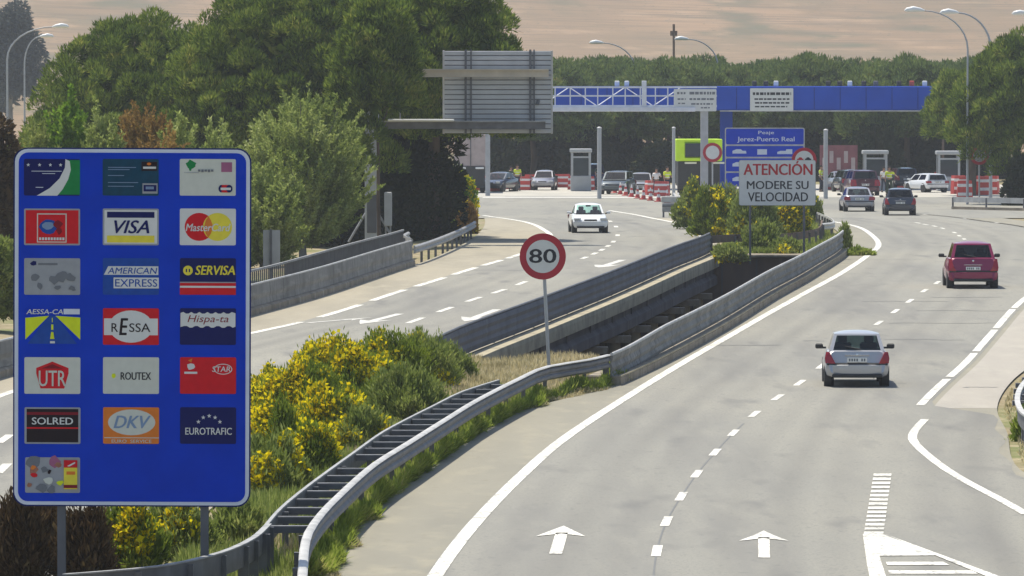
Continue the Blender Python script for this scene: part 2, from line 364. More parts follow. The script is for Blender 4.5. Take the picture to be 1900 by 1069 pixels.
def text_obj(txt, cx, cz, w_, h_, mat_, parent, y=-.004, bold=.0, shear=0.0, name='lettering'):
    """flat lettering fitted into a box w_ x h_ centred at (cx, cz) of a board facing -Y"""
    cu = bpy.data.curves.new('t', 'FONT'); cu.body = txt; cu.size = 1; cu.shear = shear; cu.resolution_u = 3
    to = bpy.data.objects.new('t', cu); COL.objects.link(to)
    dg = bpy.context.evaluated_depsgraph_get(); me = bpy.data.meshes.new_from_object(to.evaluated_get(dg))
    bpy.data.objects.remove(to); bpy.data.curves.remove(cu)
    co = np.empty(len(me.vertices) * 3); me.vertices.foreach_get('co', co); co = co.reshape(-1, 3)
    a, b = co.min(0), co.max(0); sx, sz = w_ / (b[0] - a[0]), h_ / (b[1] - a[1])
    out = np.stack([(co[:, 0] - (a[0] + b[0]) / 2) * sx + cx, np.full(len(co), y), (co[:, 1] - (a[1] + b[1]) / 2) * sz + cz], 1)
    me.vertices.foreach_set('co', out.ravel()); me.materials.clear(); me.materials.append(mt[mat_]); me.update(); me.name = name
    if bold > 0:
        import bmesh
        bm = bmesh.new(); bm.from_mesh(me); g0 = bm.verts[:] + bm.edges[:] + bm.faces[:]; hb = bold * sx * .55
        for k, d in enumerate((-hb, hb, 0)):
            r_ = bmesh.ops.duplicate(bm, geom=g0); vz = [v for v in r_['geom'] if isinstance(v, bmesh.types.BMVert)]
            bmesh.ops.translate(bm, verts=vz, vec=(d, -.0004 * (k + 1), hb * .6 if k == 2 else 0))
        bm.to_mesh(me); bm.free()
    o = bpy.data.objects.new(name, me); COL.objects.link(o); o.parent = parent; return o

# leaf clouds ------------------------------------------------------
def leaf_mesh(name, parts, seed=0):
    """parts: (points Nx3, axis Nx3, length, width, material). One rhombic leaf or needle tuft per point."""
    rg = np.random.default_rng(seed); V = []; mats = []; idx = []
    for pts, ax, ln, wd, m in parts:
        n = len(pts); ax = ax / np.linalg.norm(ax, axis=1, keepdims=True)
        side = np.cross(ax, rg.normal(size=(n, 3))); side /= np.linalg.norm(side, axis=1, keepdims=True) + 1e-9
        L = ln * rg.uniform(.6, 1.35, (n, 1)); W = wd * rg.uniform(.6, 1.35, (n, 1))
        q = np.stack([pts, pts + ax * L * .5 + side * W * .5, pts + ax * L, pts + ax * L * .5 - side * W * .5], 1)
        V.append(q.reshape(-1, 3))
        if m not in mats: mats.append(m)
        idx.append(np.full(n, mats.index(m)))
    V = np.concatenate(V); idx = np.concatenate(idx); n = len(idx)
    me = bpy.data.meshes.new(name); me.vertices.add(len(V)); me.vertices.foreach_set('co', V.ravel().astype('f'))
    me.loops.add(n * 4); me.polygons.add(n)
    me.loops.foreach_set('vertex_index', np.arange(n * 4, dtype='i')); me.polygons.foreach_set('loop_start', np.arange(0, n * 4, 4, dtype='i'))
    for m in mats: me.materials.append(mt[m])
    me.polygons.foreach_set('material_index', idx.astype('i')); me.update(calc_edges=True)
    return me
def link_mesh(name, me, parent=None):
    o = bpy.data.objects.new(name, me); COL.objects.link(o)
    if parent: o.parent = parent
    return o
def lobe_points(rg, c, r, n, up=0.5, lower=-.5):
    d = rg.normal(size=(int(n * 1.7) + 8, 3)); d /= np.linalg.norm(d, axis=1, keepdims=True); d = d[d[:, 2] > lower][:n]
    # knobbly shell
    k = rg.normal(size=(5, 3)) * 2.2; bump = sum(np.sin(d @ kk * 2 + i) for i, kk in enumerate(k)) / 5
    rad = (.86 + .17 * bump[:, None]) * rg.uniform(.72, 1.06, (len(d), 1)) ** .6
    p = np.array(c) + d * rad * np.array(r)
    ax = d + rg.normal(size=d.shape) * .55 + np.array([0, 0, up]); return p, ax
def dome_lobes(rg, A, B, n, lr, flat=.35, C=None):
    """lobe centres over a dome of half-width A and height B, base at z=0"""
    cs = np.empty((n, 3)); rs = np.empty(n); k_ = 0; tries = 0
    while k_ < n and tries < 14000:
        tries += 1
        d = rg.normal(size=3); d /= np.linalg.norm(d)
        if d[2] < -.45: continue
        k = rg.uniform(.80, 1.02) if rg.random() < .85 else rg.uniform(.4, .8)
        p = np.array([d[0] * A * k, d[1] * A * k, (d[2] * B if d[2] > 0 else d[2] * B * flat) * k]); r = lr * rg.uniform(.65, 1.4)
        if k_ and (np.linalg.norm(cs[:k_] - p, axis=1) < .44 * (r + rs[:k_])).any(): continue
        cs[k_] = p; rs[k_] = r; k_ += 1
    return [(cs[i].copy(), rs[i]) for i in range(k_)]
def tree_mesh(seed, A, B, nlobe, lr, per, ln, wd, leaf, up=.5, zsq=.8, flat=.35, extra=None):
    rg = np.random.default_rng(seed); parts = []
    lobes = dome_lobes(rg, A - lr * .7, B - lr * .6, nlobe, lr, flat)
    if extra: lobes += [(np.array(e[:3]), e[3]) for e in extra]
    for c, r in lobes:
        p, ax = lobe_points(rg, c, (r, r, r * zsq), int(per * (r / lr) ** 2), up)
        parts.append((p, ax, ln, wd, leaf))
    nc = int(60 * A * B) + 200; d = rg.normal(size=(nc, 3)); d /= np.linalg.norm(d, axis=1, keepdims=True); d[:, 2] = np.where(d[:, 2] < -.4, -d[:, 2], d[:, 2])
    sz = np.where(d[:, 2:3] > 0, B, B * flat)                          # outsized leaves added deep inside the crown to block light coming through
    k = rg.uniform(.45, .84, (nc, 1)); q = np.concatenate([d[:, :2] * max(.1, A - lr * .5), d[:, 2:3] * np.maximum(.1, sz - lr * .5)], 1) * k
    parts.append((q, rg.normal(size=(nc, 3)), ln * 2.2, wd * 7, leaf))
    return parts, lobes
def trunk_mb(base, top, r0, r1, lobes, m, rg, nl=9):
    mb = MB(); base, top = Vector(base), Vector(top)
    pts = [base.lerp(top, t) + Vector((rg.normal() * .08, rg.normal() * .08, 0)) * (t > 0) for t in (0, .25, .5, .75, 1)]
    mb.tube([base - Vector((0, 0, .3))] + pts, [r0 * 1.25, r0 * 1.15] + [r0 + (r1 - r0) * t for t in (.25, .5, .75, 1)], m, 9)
    ids = list(range(len(lobes))); rg.shuffle(ids)
    for i in ids[:nl]:
        e = Vector(lobes[i][0]); s_ = base.lerp(top, float(rg.uniform(.55, 1))); mid = s_.lerp(e, .5) + Vector((0, 0, -.25))
        mb.tube([s_, mid, e], [r1 * .7, r1 * .45, r1 * .15], m, 6)
    return mb
def spray_parts(rg, A, zlo, zhi, ns, m_, ln, wd, leaf, axis_top, jit=.07):
    """an airy crown: leafy shoots fanning out and up from a stem axis to an uneven rounded outline"""
    P_, X_, tips = [], [], []; ph = rg.uniform(0, 6, 6); zc = zlo + (zhi - zlo) * .46
    for k in range(ns):
        d = rg.normal(size=3); d /= np.linalg.norm(d); az = math.atan2(d[1], d[0])
        b_ = 1 + .15 * math.sin(3 * az + ph[0] + 2 * d[2]) + .13 * math.sin(5 * az - 3 * d[2] + ph[1]) + .08 * math.sin(9 * d[2] + 4 * az + ph[2])
        tip = np.array([d[0] * A, d[1] * A, zc + d[2] * ((zhi - zc) if d[2] > 0 else (zc - zlo))]); tip[:2] *= b_; tip[2] = zc + (tip[2] - zc) * (b_ * .5 + .5)
        tip = np.array([0, 0, zc]) + (tip - np.array([0, 0, zc])) * (1 - .55 * rg.random() ** 2)
        r0 = np.array([tip[0] * .35, tip[1] * .35, max(zlo * .9, tip[2] - .55 * A - .25 * (zhi - zlo) * rg.random())])
        u = .2 + .8 * rg.random(m_) ** .75
        pos = r0 + (tip - r0) * u[:, None] + rg.normal(size=(m_, 3)) * jit * (1.25 - u[:, None])
        dr = (tip - r0) / (np.linalg.norm(tip - r0) + .01)
        P_.append(pos); X_.append(dr * .7 + np.array([0, 0, .25]) + rg.normal(size=(m_, 3)) * .6)
        if k % 7 == 0: tips.append((tip, .2))
    return [(np.concatenate(P_), np.concatenate(X_), ln, wd, leaf)], tips
def spray_tree(name, label, cat, loc, A, zlo, zhi, seed, leaf, ns=400, m_=80, ln=.17, wd=.07, bark='bark_grey', r0=.12, group=None):
    root = empty(name, loc); tag(root, label, cat, group); rg = np.random.default_rng(seed)
    parts, tips = spray_parts(rg, A, zlo, zhi, ns, m_, ln, wd, leaf, zhi)
    link_mesh('crown', leaf_mesh('crown', parts, seed), root)
    trunk_mb((0, 0, 0), (0, 0, zlo + (zhi - zlo) * .5), r0, r0 * .5, [(Vector(c), r) for c, r in tips], bark, rg, 14).build('trunk', root, True)
    return root
def make_tree(name, label, cat, loc, A, B, trunk_h, seed, leaf, nlobe=40, lr=1.5, per=420, ln=.34, wd=.13, up=.5, bark='bark', r0=.3, group=None, flat=.35, zsq=.8, extra=None, lean=(0, 0)):
    """thing > trunk, crown; crown dome sits on a trunk trunk_h tall"""
    root = empty(name, loc, random.uniform(-.5, .5) if not extra else 0); tag(root, label, cat, group)
    parts, lobes = tree_mesh(seed, A, B, nlobe, lr, per, ln, wd, leaf, up, zsq, flat, extra)
    o = link_mesh('crown', leaf_mesh('crown', parts, seed), root); o.location = (lean[0], lean[1], trunk_h)
    rg = np.random.default_rng(seed + 1)
    lob = [(Vector((c[0] + lean[0], c[1] + lean[1], c[2] + trunk_h)), r) for c, r in lobes]
    trunk_mb((0, 0, 0), (lean[0], lean[1], trunk_h + B * .35), r0, r0 * .5, lob, bark, rg).build('trunk', root, True)
    return root

# ================================================================== THE SETTING
# plan curves, near to far
LINE_L = trace([(765, 1150), (808, 1069), (870, 985), (960, 890), (1060, 805), (1215, 705), (1400, 597), (1480, 552), (1560, 508), (1608, 476), (1630, 456), (1619, 438), (1590, 421), (1548, 412), (1520, 408)])
PAVE_L = trace([(560, 1180), (612, 1069), (693, 945), (800, 850), (900, 785), (1000, 752), (1060, 737), (1120, 722), (1160, 706), (1340, 612), (1427, 558), (1500, 517), (1561, 477), (1572, 455), (1548, 425), (1520, 412)])
CEN = trace([(1205, 1150), (1219, 1023), (1237, 968), (1264, 922), (1293, 880), (1327, 840), (1361, 804), (1400, 769), (1443, 738), (1484, 711), (1524, 680), (1575, 640), (1630, 600), (1661, 578), (1688, 559), (1715, 540), (1739, 525), (1775, 490), (1793, 462), (1789, 444), (1771, 432), (1734, 420), (1703, 414), (1660, 406)])
EDGE_R = trace([(1600, 880), (1625, 842), (1676, 794), (1710, 750), (1745, 715), (1790, 675), (1835, 625), (1897, 558), (1990, 500), (2010, 460), (1940, 432), (1891, 420), (1820, 410), (1768, 403), (1690, 396)])
PAVE_R = trace([(2500, 1180), (2300, 1069), (2060, 930), (1905, 880), (1868, 800), (1850, 755), (1885, 700), (1960, 650), (2060, 575), (2120, 500), (2100, 455), (1985, 428), (1900, 410), (1800, 398)])
L_EDGE = trace([(-330, 1000), (-180, 850), (0, 735), (240, 672), (470, 618), (560, 598), (650, 572), (730, 545), (820, 517), (941, 480), (1008, 455), (1022, 440), (1011, 428), (973, 412), (896, 400)])
L_PAVE = trace([(-700, 1000), (-420, 850), (0, 700), (240, 645), (465, 585), (600, 547), (750, 497), (800, 480), (880, 440), (900, 410), (880, 385)])
L_CEN = trace([(300, 1000), (420, 790), (600, 660), (771, 595), (826, 575), (879, 556), (926, 541), (968, 526), (1084, 479), (1103, 471), (1128, 458), (1145, 443), (1143, 421), (1120, 405), (1060, 393)])
L_BAR = trace([(200, 1180), (330, 1000), (520, 850), (700, 750), (830, 675), (874, 655), (1011, 601), (1138, 549), (1230, 508), (1316, 471), (1330, 455)])
L_RLINE = trace([(640, 760), (820, 665), (1000, 590), (1130, 536), (1225, 492), (1290, 455), (1299, 440), (1297, 431), (1283, 423), (1259, 415), (1235, 410), (1204, 404), (1180, 399), (1130, 391)])
PIT0, PIT1 = 178.0, 263.0

def grid_sheet(name, fl, fr, ys, nx, m, dz, zf=zg, lat=None):
    mb = MB(); V = []; U = []
    for Y in ys:
        a, b = fl(Y), fr(Y)
        for i in range(nx + 1): x = a + (b - a) * i / nx; V.append((x, Y, zf(Y) + dz)); U.append(((x - lat(Y)) if lat else 0, Y))
    fs = [(j * (nx + 1) + i, j * (nx + 1) + i + 1, (j + 1) * (nx + 1) + i + 1, (j + 1) * (nx + 1) + i) for j in range(len(ys) - 1) for i in range(nx)]
    mb.add(V, fs, m); o = mb.build(name); uv = o.data.uv_layers.new(name='lanes')
    for lp_ in o.data.loops: uv.data[lp_.index].uv = U[lp_.vertex_index]
    return o
def rng(a, b, s): return [a + (b - a) * i / max(1, round((b - a) / s)) for i in range(max(1, round((b - a) / s)) + 1)]

# ground: one sheet to the foot of the hill, left open where the underpass runs below the bridges
def gz(x, Y):
    z = zg(Y) - .045
    n = .10 * math.sin(x * .9 + Y * .21) + .07 * math.sin(x * 2.3 - Y * .5)
    road = xat(L_PAVE, Y) - 1 < x < xat(PAVE_R, Y) + 1
    med = xat(L_BAR, Y) + .8 < x < xat(PAVE_L, Y) - .8 and Y < PIT0
    if med or (not road and Y < 340): z += n * .6
    if not road and Y < 330 and x < 0: z -= .35 * sstep(0, 6, xat(L_PAVE, Y) - 1 - x)
    return z
ys = rng(40, 178, 1.5) + rng(178, 263, 2.5)[1:] + rng(263, 360, 2)[1:] + rng(360, 700, 8)[1:] + rng(700, 3000, 80)[1:]
xs = rng(-600, -40, 40) + rng(-40, 40, 1)[1:] + rng(40, 600, 40)[1:]
mb = MB(); V = [(x, Y, gz(x, Y)) for Y in ys for x in xs]; nx = len(xs); FS = []
for j in range(len(ys) - 1):
    for i in range(nx - 1):
        cx, cy = (xs[i] + xs[i + 1]) / 2, (ys[j] + ys[j + 1]) / 2
        if PIT0 < cy < PIT1 and xat(L_PAVE, cy) + 1.2 < cx < xat(PAVE_L, cy) + 8: continue
        FS.append((j * nx + i, j * nx + i + 1, (j + 1) * nx + i + 1, (j + 1) * nx + i))
mb.add(V, FS, 'dry_ground'); struct(mb.build('ground'))

# the tan hill that fills the skyline
mb = MB(); hx = rng(-900, 900, 30); hy = rng(760, 3400, 40); V = []
for Y in hy:
    for x in hx:
        t = max(0, Y - 800); z = -.3 + 125 * (1 - math.exp(-(t / 1500) ** 1.6)) + (5 * math.sin(x * .006 + Y * .003) + 3 * math.sin(x * .017 - Y * .006)) * sstep(850, 1500, Y)
        V.append((x * (1 + Y / 2500), Y, z))
n = len(hx); mb.add(V, [(j * n + i, j * n + i + 1, (j + 1) * n + i + 1, (j + 1) * n + i) for j in range(len(hy) - 1) for i in range(n - 1)], 'field')
struct(mb.build('hill', smooth_=True))

# pavements
YR = rng(60, 352, 2)
struct(grid_sheet('right_road_shoulder', lambda Y: xat(PAVE_L, Y), lambda Y: xat(PAVE_R, Y) , YR, 2, 'shoulder', 0))
def cl(Y): return xat(LINE_L, Y) - .15
def er(Y):                       # asphalt: to the right edge line, and over the branching exit lane near the camera
    far = xat(EDGE_R, Y) + .2; near = xat(PAVE_R, Y) - .15 - .1 * math.sin(Y * .7)
    k = sstep(152, 157, Y); return near * (1 - k) + far * k
struct(grid_sheet('right_road', cl, er, YR, 8, 'asphalt', .004, lat=lambda Y: xat(LINE_L, Y)))
struct(grid_sheet('right_hard_shoulder', lambda Y: xat(EDGE_R, Y) + .35, lambda Y: xat(PAVE_R, Y), rng(155, 330, 2), 2, 'shoulder_sand', .003))
struct(grid_sheet('left_road_shoulder', lambda Y: xat(L_PAVE, Y), lambda Y: xat(L_BAR, Y) if Y < 268 else max(xat(L_BAR, Y), xat(L_RLINE, Y) + .9), YR, 2, 'shoulder_left', 0))
struct(grid_sheet('left_road', lambda Y: xat(L_EDGE, Y) - .1, lambda Y: min(xat(L_RLINE, Y) + .5, xat(L_BAR, Y) - .1) if Y < 268 else xat(L_RLINE, Y) + .15, YR, 8, 'asphalt', .005, lat=lambda Y: xat(L_EDGE, Y)))
xl2, xr2 = -13.0, 46.0
a352, b352 = xat(L_PAVE, 352), xat(PAVE_R, 352)
struct(grid_sheet('toll_plaza', lambda Y: xl2, lambda Y: xr2, rng(352, 432, 8), 4, 'asphalt', .002))
struct(grid_sheet('toll_apron', lambda Y: xl2 - 4, lambda Y: xr2 + 6, rng(432, 500, 8), 4, 'concrete_pad', .004))

# painted markings -------------------------------------------------
def strip(mb, tr, w0, m, dz=.012, y0=-1, y1=1e9, dash=None, off=0.0):
    """paint along a plan curve; dash=(paint, period, start)"""
    d = 0.0; seg = []; L = [0]
    for a, b in zip(tr, tr[1:]): L.append(L[-1] + math.dist(a, b))
    fine = []; tot = L[-1]; k = int(tot / .5)
    lx = np.interp(np.linspace(0, tot, k), L, [p[0] for p in tr]); ly = np.interp(np.linspace(0, tot, k), L, [p[1] for p in tr])
    runs = []; cur = []
    for i in range(k):
        on = y0 <= ly[i] <= y1 and (dash is None or ((i * tot / k - dash[2]) % dash[1]) < dash[0])
        if on: cur.append((lx[i], ly[i]))
        elif cur: runs.append(cur); cur = []
    if cur: runs.append(cur)
    for r in runs:
        if len(r) < 2: continue
        mb.sweep(r, [(off - w0 / 2, dz), (off + w0 / 2, dz)], m, closed=False)
MK = MB()
strip(MK, LINE_L, .25, 'paint_white')
strip(MK, EDGE_R, .22, 'paint_white', y0=155, dash=(12.5, 13.0, 2))
strip(MK, EDGE_R, .2, 'paint_white', y0=268)
def dashes(mb, pts, ln, w_, tr, m='paint_white', dz=.012):
    for px, py in pts:
        p = G(px, py); Y = p.y; dx = (xat(tr, Y + 2) - xat(tr, Y - 2)) / 4
        q = [(p.x + dx * t, Y + t) for t in (-ln / 2, 0, ln / 2)]
        mb.sweep(q, [(-w_ / 2, dz), (w_ / 2, dz)], m, closed=False)
dashes(MK, [(1213, 1082), (1219, 1023), (1237, 968), (1264, 922), (1293, 880), (1327, 840), (1361, 804), (1400, 769), (1443, 738), (1484, 711), (1524, 680), (1572, 643), (1601, 621), (1630, 600), (1661, 578), (1688, 559), (1715, 540), (1739, 525), (1789, 444), (1780, 438), (1771, 432), (1749, 424), (1734, 420), (1717, 417), (1703, 414)], 2.6, .16, CEN)
strip(MK, L_EDGE, .26, 'paint_white', y0=170, y1=262, dash=(9, 11.5, 1)); strip(MK, L_EDGE, .26, 'paint_white', y0=262); strip(MK, L_EDGE, .26, 'paint_white', y1=170, dash=(9, 11.5, 1))
strip(MK, L_RLINE, .26, 'paint_white', y0=180)
dashes(MK, [(771, 595), (826, 575), (879, 556), (926, 541), (968, 526), (1005, 510), (1084, 479), (1103, 471), (1117, 464), (1128, 457), (1138, 449), (1146, 437), (1143, 421), (1132, 411)], 3.4, .2, L_CEN)
dashes(MK, [(8, 815), (5, 870)], 3.4, .2, L_CEN)
def quad_px(mb, pix, m, dz=.014):
    mb.add([tuple(G(x, y) + Vector((0, 0, dz))) for x, y in pix], [tuple(range(len(pix)))], m)
def arrow(mb, tail, tip, hw, w_, m='paint_white', dz=.014):
    """straight lane arrow from a tail pixel to a tip pixel (head half-width hw, shaft width w_ in metres)"""
    a, b = G(*tail), G(*tip); a2, b2 = Vector((a.x, a.y)), Vector((b.x, b.y)); L = (b2 - a2).length; t = (b2 - a2) / L; r = Vector((t.y, -t.x))
    def q(s_, o): p = a2 + t * s_ + r * o; return (p.x, p.y, zg(p.y) + dz)
    hb = L * .74
    mb.add([q(0, -w_ / 2), q(0, w_ / 2), q(hb, w_ / 2), q(hb, -w_ / 2)], [(0, 1, 2, 3)], m)
    mb.add([q(hb - .9, -hw), q(hb - .2, 0), q(hb - .9, hw), q(L - 1.2, w_ * .9), q(L, 0), q(L - 1.2, -w_ * .9)], [(0, 1, 2, 3, 4, 5)], m, )
arrow(MK, (1031, 1029), (1046, 977), .42, .21); arrow(MK, (1418, 1036), (1417, 986), .42, .19)
arrow(MK, (922, 575), (862, 597), .5, .28, 'paint_worn'); arrow(MK, (1155, 483), (1112, 497), .5, .3, 'paint_worn')
arrow(MK, (742, 583), (668, 602), .5, .28, 'paint_worn'); arrow(MK, (570, 600), (690, 590), .4, .2, 'paint_worn')
arrow(MK, (1090, 404), (1062, 408), .4, .3, 'paint_worn')
# exit lane: curved edge line, ladder bars, nose of the hatched island
EX = trace([(1905, 955), (1850, 924), (1800, 898), (1755, 871), (1722, 846), (1704, 830), (1693, 815), (1697, 800), (1716, 779)])
strip(MK, EX, .2, 'paint_white')
for i in range(15):              # ladder bars
    y = 882 + i * (990 - 882) / 14.0; xa = 1621 - (y - 880) * .165; xb = 1654 - (y - 880) * .135; hh = 2.1
    quad_px(MK, [(xa, y + hh), (xb, y + hh), (xb + .4, y - hh), (xa + .5, y - hh)], 'paint_white')
quad_px(MK, [(1601, 992), (1637, 992), (1740, 1032), (1632, 1033), (1641, 1080), (1622, 1110), (1609, 1050)], 'paint_white')
quad_px(MK, [(1641, 992), (1760, 1036), (1960, 1110), (1930, 1112), (1738, 1033)], 'paint_white', .016)
quad_px(MK, [(1632, 1034), (1656, 1110), (1622, 1110)], 'paint_white', .017)
for y, xa, xb in ((1047, 1646, 1762), (1063, 1650, 1815), (1080, 1656, 1860)): quad_px(MK, [(xa, y + 3), (xb, y + 3), (xb - 12, y - 3), (xa - 2, y - 3)], 'paint_white')
# white strip and worn mark behind the queue
MK.sweep([(-2, 428), (-1.9, 431.5)], [(0, .01), (13, .01)], 'paint_worn', closed=False)
struct(MK.build('road_markings'))
CK = MB()                        # bitumen-sealed cracks across the lanes
for px0, px1, py, k in ((1640, 1790, 631, .05), (1490, 1530, 633, .05), (1650, 1860, 600, .05), (1700, 1890, 577, .05), (1730, 1860, 552, .05), (1600, 1760, 560, .04), (1790, 1850, 719, .06), (1540, 1700, 482, .06), (1550, 1600, 406, .12), (1330, 1450, 641, .05), (1120, 1180, 415, .14), (1140, 1210, 409, .1), (880, 1010, 502, .06)):
    pts = []; 
    for t in range(9):
        p = G(px0 + (px1 - px0) * t / 8, py + random.uniform(-.6, .6)); pts.append((p.x, p.y))
    CK.sweep(pts, [(-k / 2 - .04, .0085), (k / 2 + .04, .0085)], 'sealant', closed=False)
jt = [q for q in CEN if q[1] < 150]      # the open joint down the middle of the carriageway
CK.sweep([(a - .0, b) for a, b in jt], [(-.016, .008), (.016, .008)], 'sealant', closed=False)
struct(CK.build('road_cracks'))

# underpass below the bridges: soil floor and banks
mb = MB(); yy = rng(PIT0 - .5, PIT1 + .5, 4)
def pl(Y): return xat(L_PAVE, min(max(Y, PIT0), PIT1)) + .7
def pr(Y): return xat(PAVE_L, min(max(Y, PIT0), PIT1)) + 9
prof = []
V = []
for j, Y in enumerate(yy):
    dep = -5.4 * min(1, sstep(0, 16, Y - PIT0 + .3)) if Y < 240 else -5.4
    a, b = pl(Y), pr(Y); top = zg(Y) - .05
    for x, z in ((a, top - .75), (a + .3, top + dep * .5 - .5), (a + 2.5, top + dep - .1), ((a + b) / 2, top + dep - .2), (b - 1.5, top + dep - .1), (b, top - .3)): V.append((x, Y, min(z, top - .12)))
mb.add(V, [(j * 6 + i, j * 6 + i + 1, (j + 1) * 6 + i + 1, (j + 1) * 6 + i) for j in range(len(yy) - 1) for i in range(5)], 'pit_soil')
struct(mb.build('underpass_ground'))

# ================================================================== BRIDGES, PARAPETS, GUARDRAILS
def cut(tr, y0, y1): 
    t = [q for q in tr if y0 < q[1] < y1]
    return [(xat(tr, y0), y0)] + t + [(xat(tr, y1), y1)]
br = empty('road_bridge', (xat(L_BAR, 220), 220, 0)); tag(br, 'concrete bridge carrying the left carriageway with a pale ledge over dark girders and columns', 'bridge')
bo = br.location
def shift(tr): return [(a - bo.x, b - bo.y) for a, b in tr]
zb = lambda y: zg(y + bo.y)
ltr = shift(cut(L_BAR, 176, 267))
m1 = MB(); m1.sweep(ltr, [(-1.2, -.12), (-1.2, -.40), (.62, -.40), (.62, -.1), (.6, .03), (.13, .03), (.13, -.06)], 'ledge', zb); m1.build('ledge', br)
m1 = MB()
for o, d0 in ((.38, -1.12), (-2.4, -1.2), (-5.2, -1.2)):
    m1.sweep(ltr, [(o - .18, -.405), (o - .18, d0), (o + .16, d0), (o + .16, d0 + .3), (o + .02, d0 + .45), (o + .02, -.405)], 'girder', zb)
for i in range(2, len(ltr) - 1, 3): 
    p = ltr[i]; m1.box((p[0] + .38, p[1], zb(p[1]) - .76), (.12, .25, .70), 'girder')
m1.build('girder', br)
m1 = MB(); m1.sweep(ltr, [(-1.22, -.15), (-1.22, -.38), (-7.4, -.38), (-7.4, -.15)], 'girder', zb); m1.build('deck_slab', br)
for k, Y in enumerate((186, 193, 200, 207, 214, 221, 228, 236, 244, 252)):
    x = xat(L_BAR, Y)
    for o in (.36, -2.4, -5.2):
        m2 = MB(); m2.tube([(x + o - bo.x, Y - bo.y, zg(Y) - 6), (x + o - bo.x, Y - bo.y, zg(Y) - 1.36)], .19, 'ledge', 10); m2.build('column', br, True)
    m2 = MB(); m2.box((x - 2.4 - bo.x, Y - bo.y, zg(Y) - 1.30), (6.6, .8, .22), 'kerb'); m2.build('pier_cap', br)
# far abutment wall, seen in the gap between the two bridges
mb = MB(); xa, xb = xat(L_BAR, 263) - 7, xat(PAVE_L, 263) + 7
mb.box(((xa + xb) / 2, 263.4, -3.03), (xb - xa, 1.6, 6), 'abutment', bev=.04)
mb.box(((xat(L_BAR, 263) + xat(PAVE_L, 263)) / 2 + .1, 263.2, .03), (xat(PAVE_L, 263) - xat(L_BAR, 263) - 1.3, 2.1, .12), 'kerb', bev=.03)
for i in range(int((xb - xa) / 1.4)): mb.box((xa + .7 + i * 1.4, 262.58, -2.6), (.07, .06, 4.9), 'girder')
tag(mb.build('abutment_wall'), 'brown abutment wall closing the far end of the gap between the bridges', 'wall')
mb = MB(); xa, xb = xat(L_BAR, 178) + .8, xat(PAVE_L, 178) - .1
mb.box(((xa + xb) / 2, 177.6, zg(178) - 1.6), (xb - xa + 6, .8, 3.0), 'abutment', bev=.04)
tag(mb.build('abutment_wall'), 'low abutment wall under the dry grass at the near end of the gap', 'wall')

BEAM = [(0, .42), (.03, .43), (.075, .47), (.075, .53), (.03, .57), (.03, .59), (.075, .63), (.075, .69), (.03, .73), (0, .74), (-.015, .74), (-.015, .42)]
def wbeam(mb, tr, m, side=1, dz=0.0, zf=None): mb.sweep(tr, [(o * side, h + dz) for o, h in (BEAM if side > 0 else BEAM[::-1])], m, zf)
def posts(root, tr, every, h, m, off=0.0, zf=None, sz=(.10, .12), name='post', deep=.3):
    zf = zf or zg; acc = 0; last = None; n = 0
    for i, p in enumerate(tr):
        if last is not None: acc += math.dist(p, last)
        last = p
        if (n == 0 or acc >= every) and n < 95:
            acc = 0; n += 1; z = zf(p[1]); m2 = MB(); m2.box((p[0] + off, p[1], z + (h - deep) / 2), (sz[0], sz[1], h + deep), m); m2.build(name, root)

# dark barrier along the median edge of the left carriageway
rb = empty('bridge_barrier', (0, 0, 0)); tag(rb, 'dark grey corrugated metal barrier on the pale ledge of the left bridge', 'barrier')
bt = cut(L_BAR, 166, 268)
m1 = MB(); m1.sweep(bt, [(-.02, .04), (.03, .05), (.06, .2), (.02, .3), (.06, .42), (.02, .54), (.07, .66), (.03, .80), (-.04, .80), (-.04, .04)], 'parapet_dark'); m1.build('panel', rb)
m1 = MB(); m1.tube([(a - .01, b, zg(b) + .84) for a, b in bt], .04, 'galv_dark', 6); m1.build('top_rail', rb, True)
posts(rb, bt, 4, .8, 'galv_dark', -.10)
# barrier turning across the median behind the abutment
cr_ = [(xat(L_BAR, 268) + .02, 268.0), (xat(L_BAR, 268) + 1.0, 270.6), (X(1368, 271), 271), (X(1420, 270), 270), (X(1470, 274), 274), (X(1512, 282), 282), (X(1524, 292), 292), (X(1526, 305), 305)]
cr_ = smooth(cr_, 1)
rc = empty('guardrail', (0, 0, 0)); tag(rc, 'rusty brown guardrail curving across the median between the two bridges', 'guardrail')
m1 = MB(); wbeam(m1, cr_, 'abutment', -1); m1.build('beam', rc, True); posts(rc, cr_, 3, .66, 'galv_dark', .05)
g2 = smooth([(X(1524, 296), 296), (X(1541, 298), 298), (X(1545, 306), 306), (X(1524, 322), 322), (X(1512, 330), 330)], 1)
rc = empty('guardrail', (0, 0, 0)); tag(rc, 'short galvanised guardrail end rounding off beside the yellow broom under the slow-down sign', 'guardrail')
m1 = MB(); wbeam(m1, g2, 'galv_light', 1); m1.build('beam', rc, True); posts(rc, g2, 3, .66, 'galv_dark', -.06)

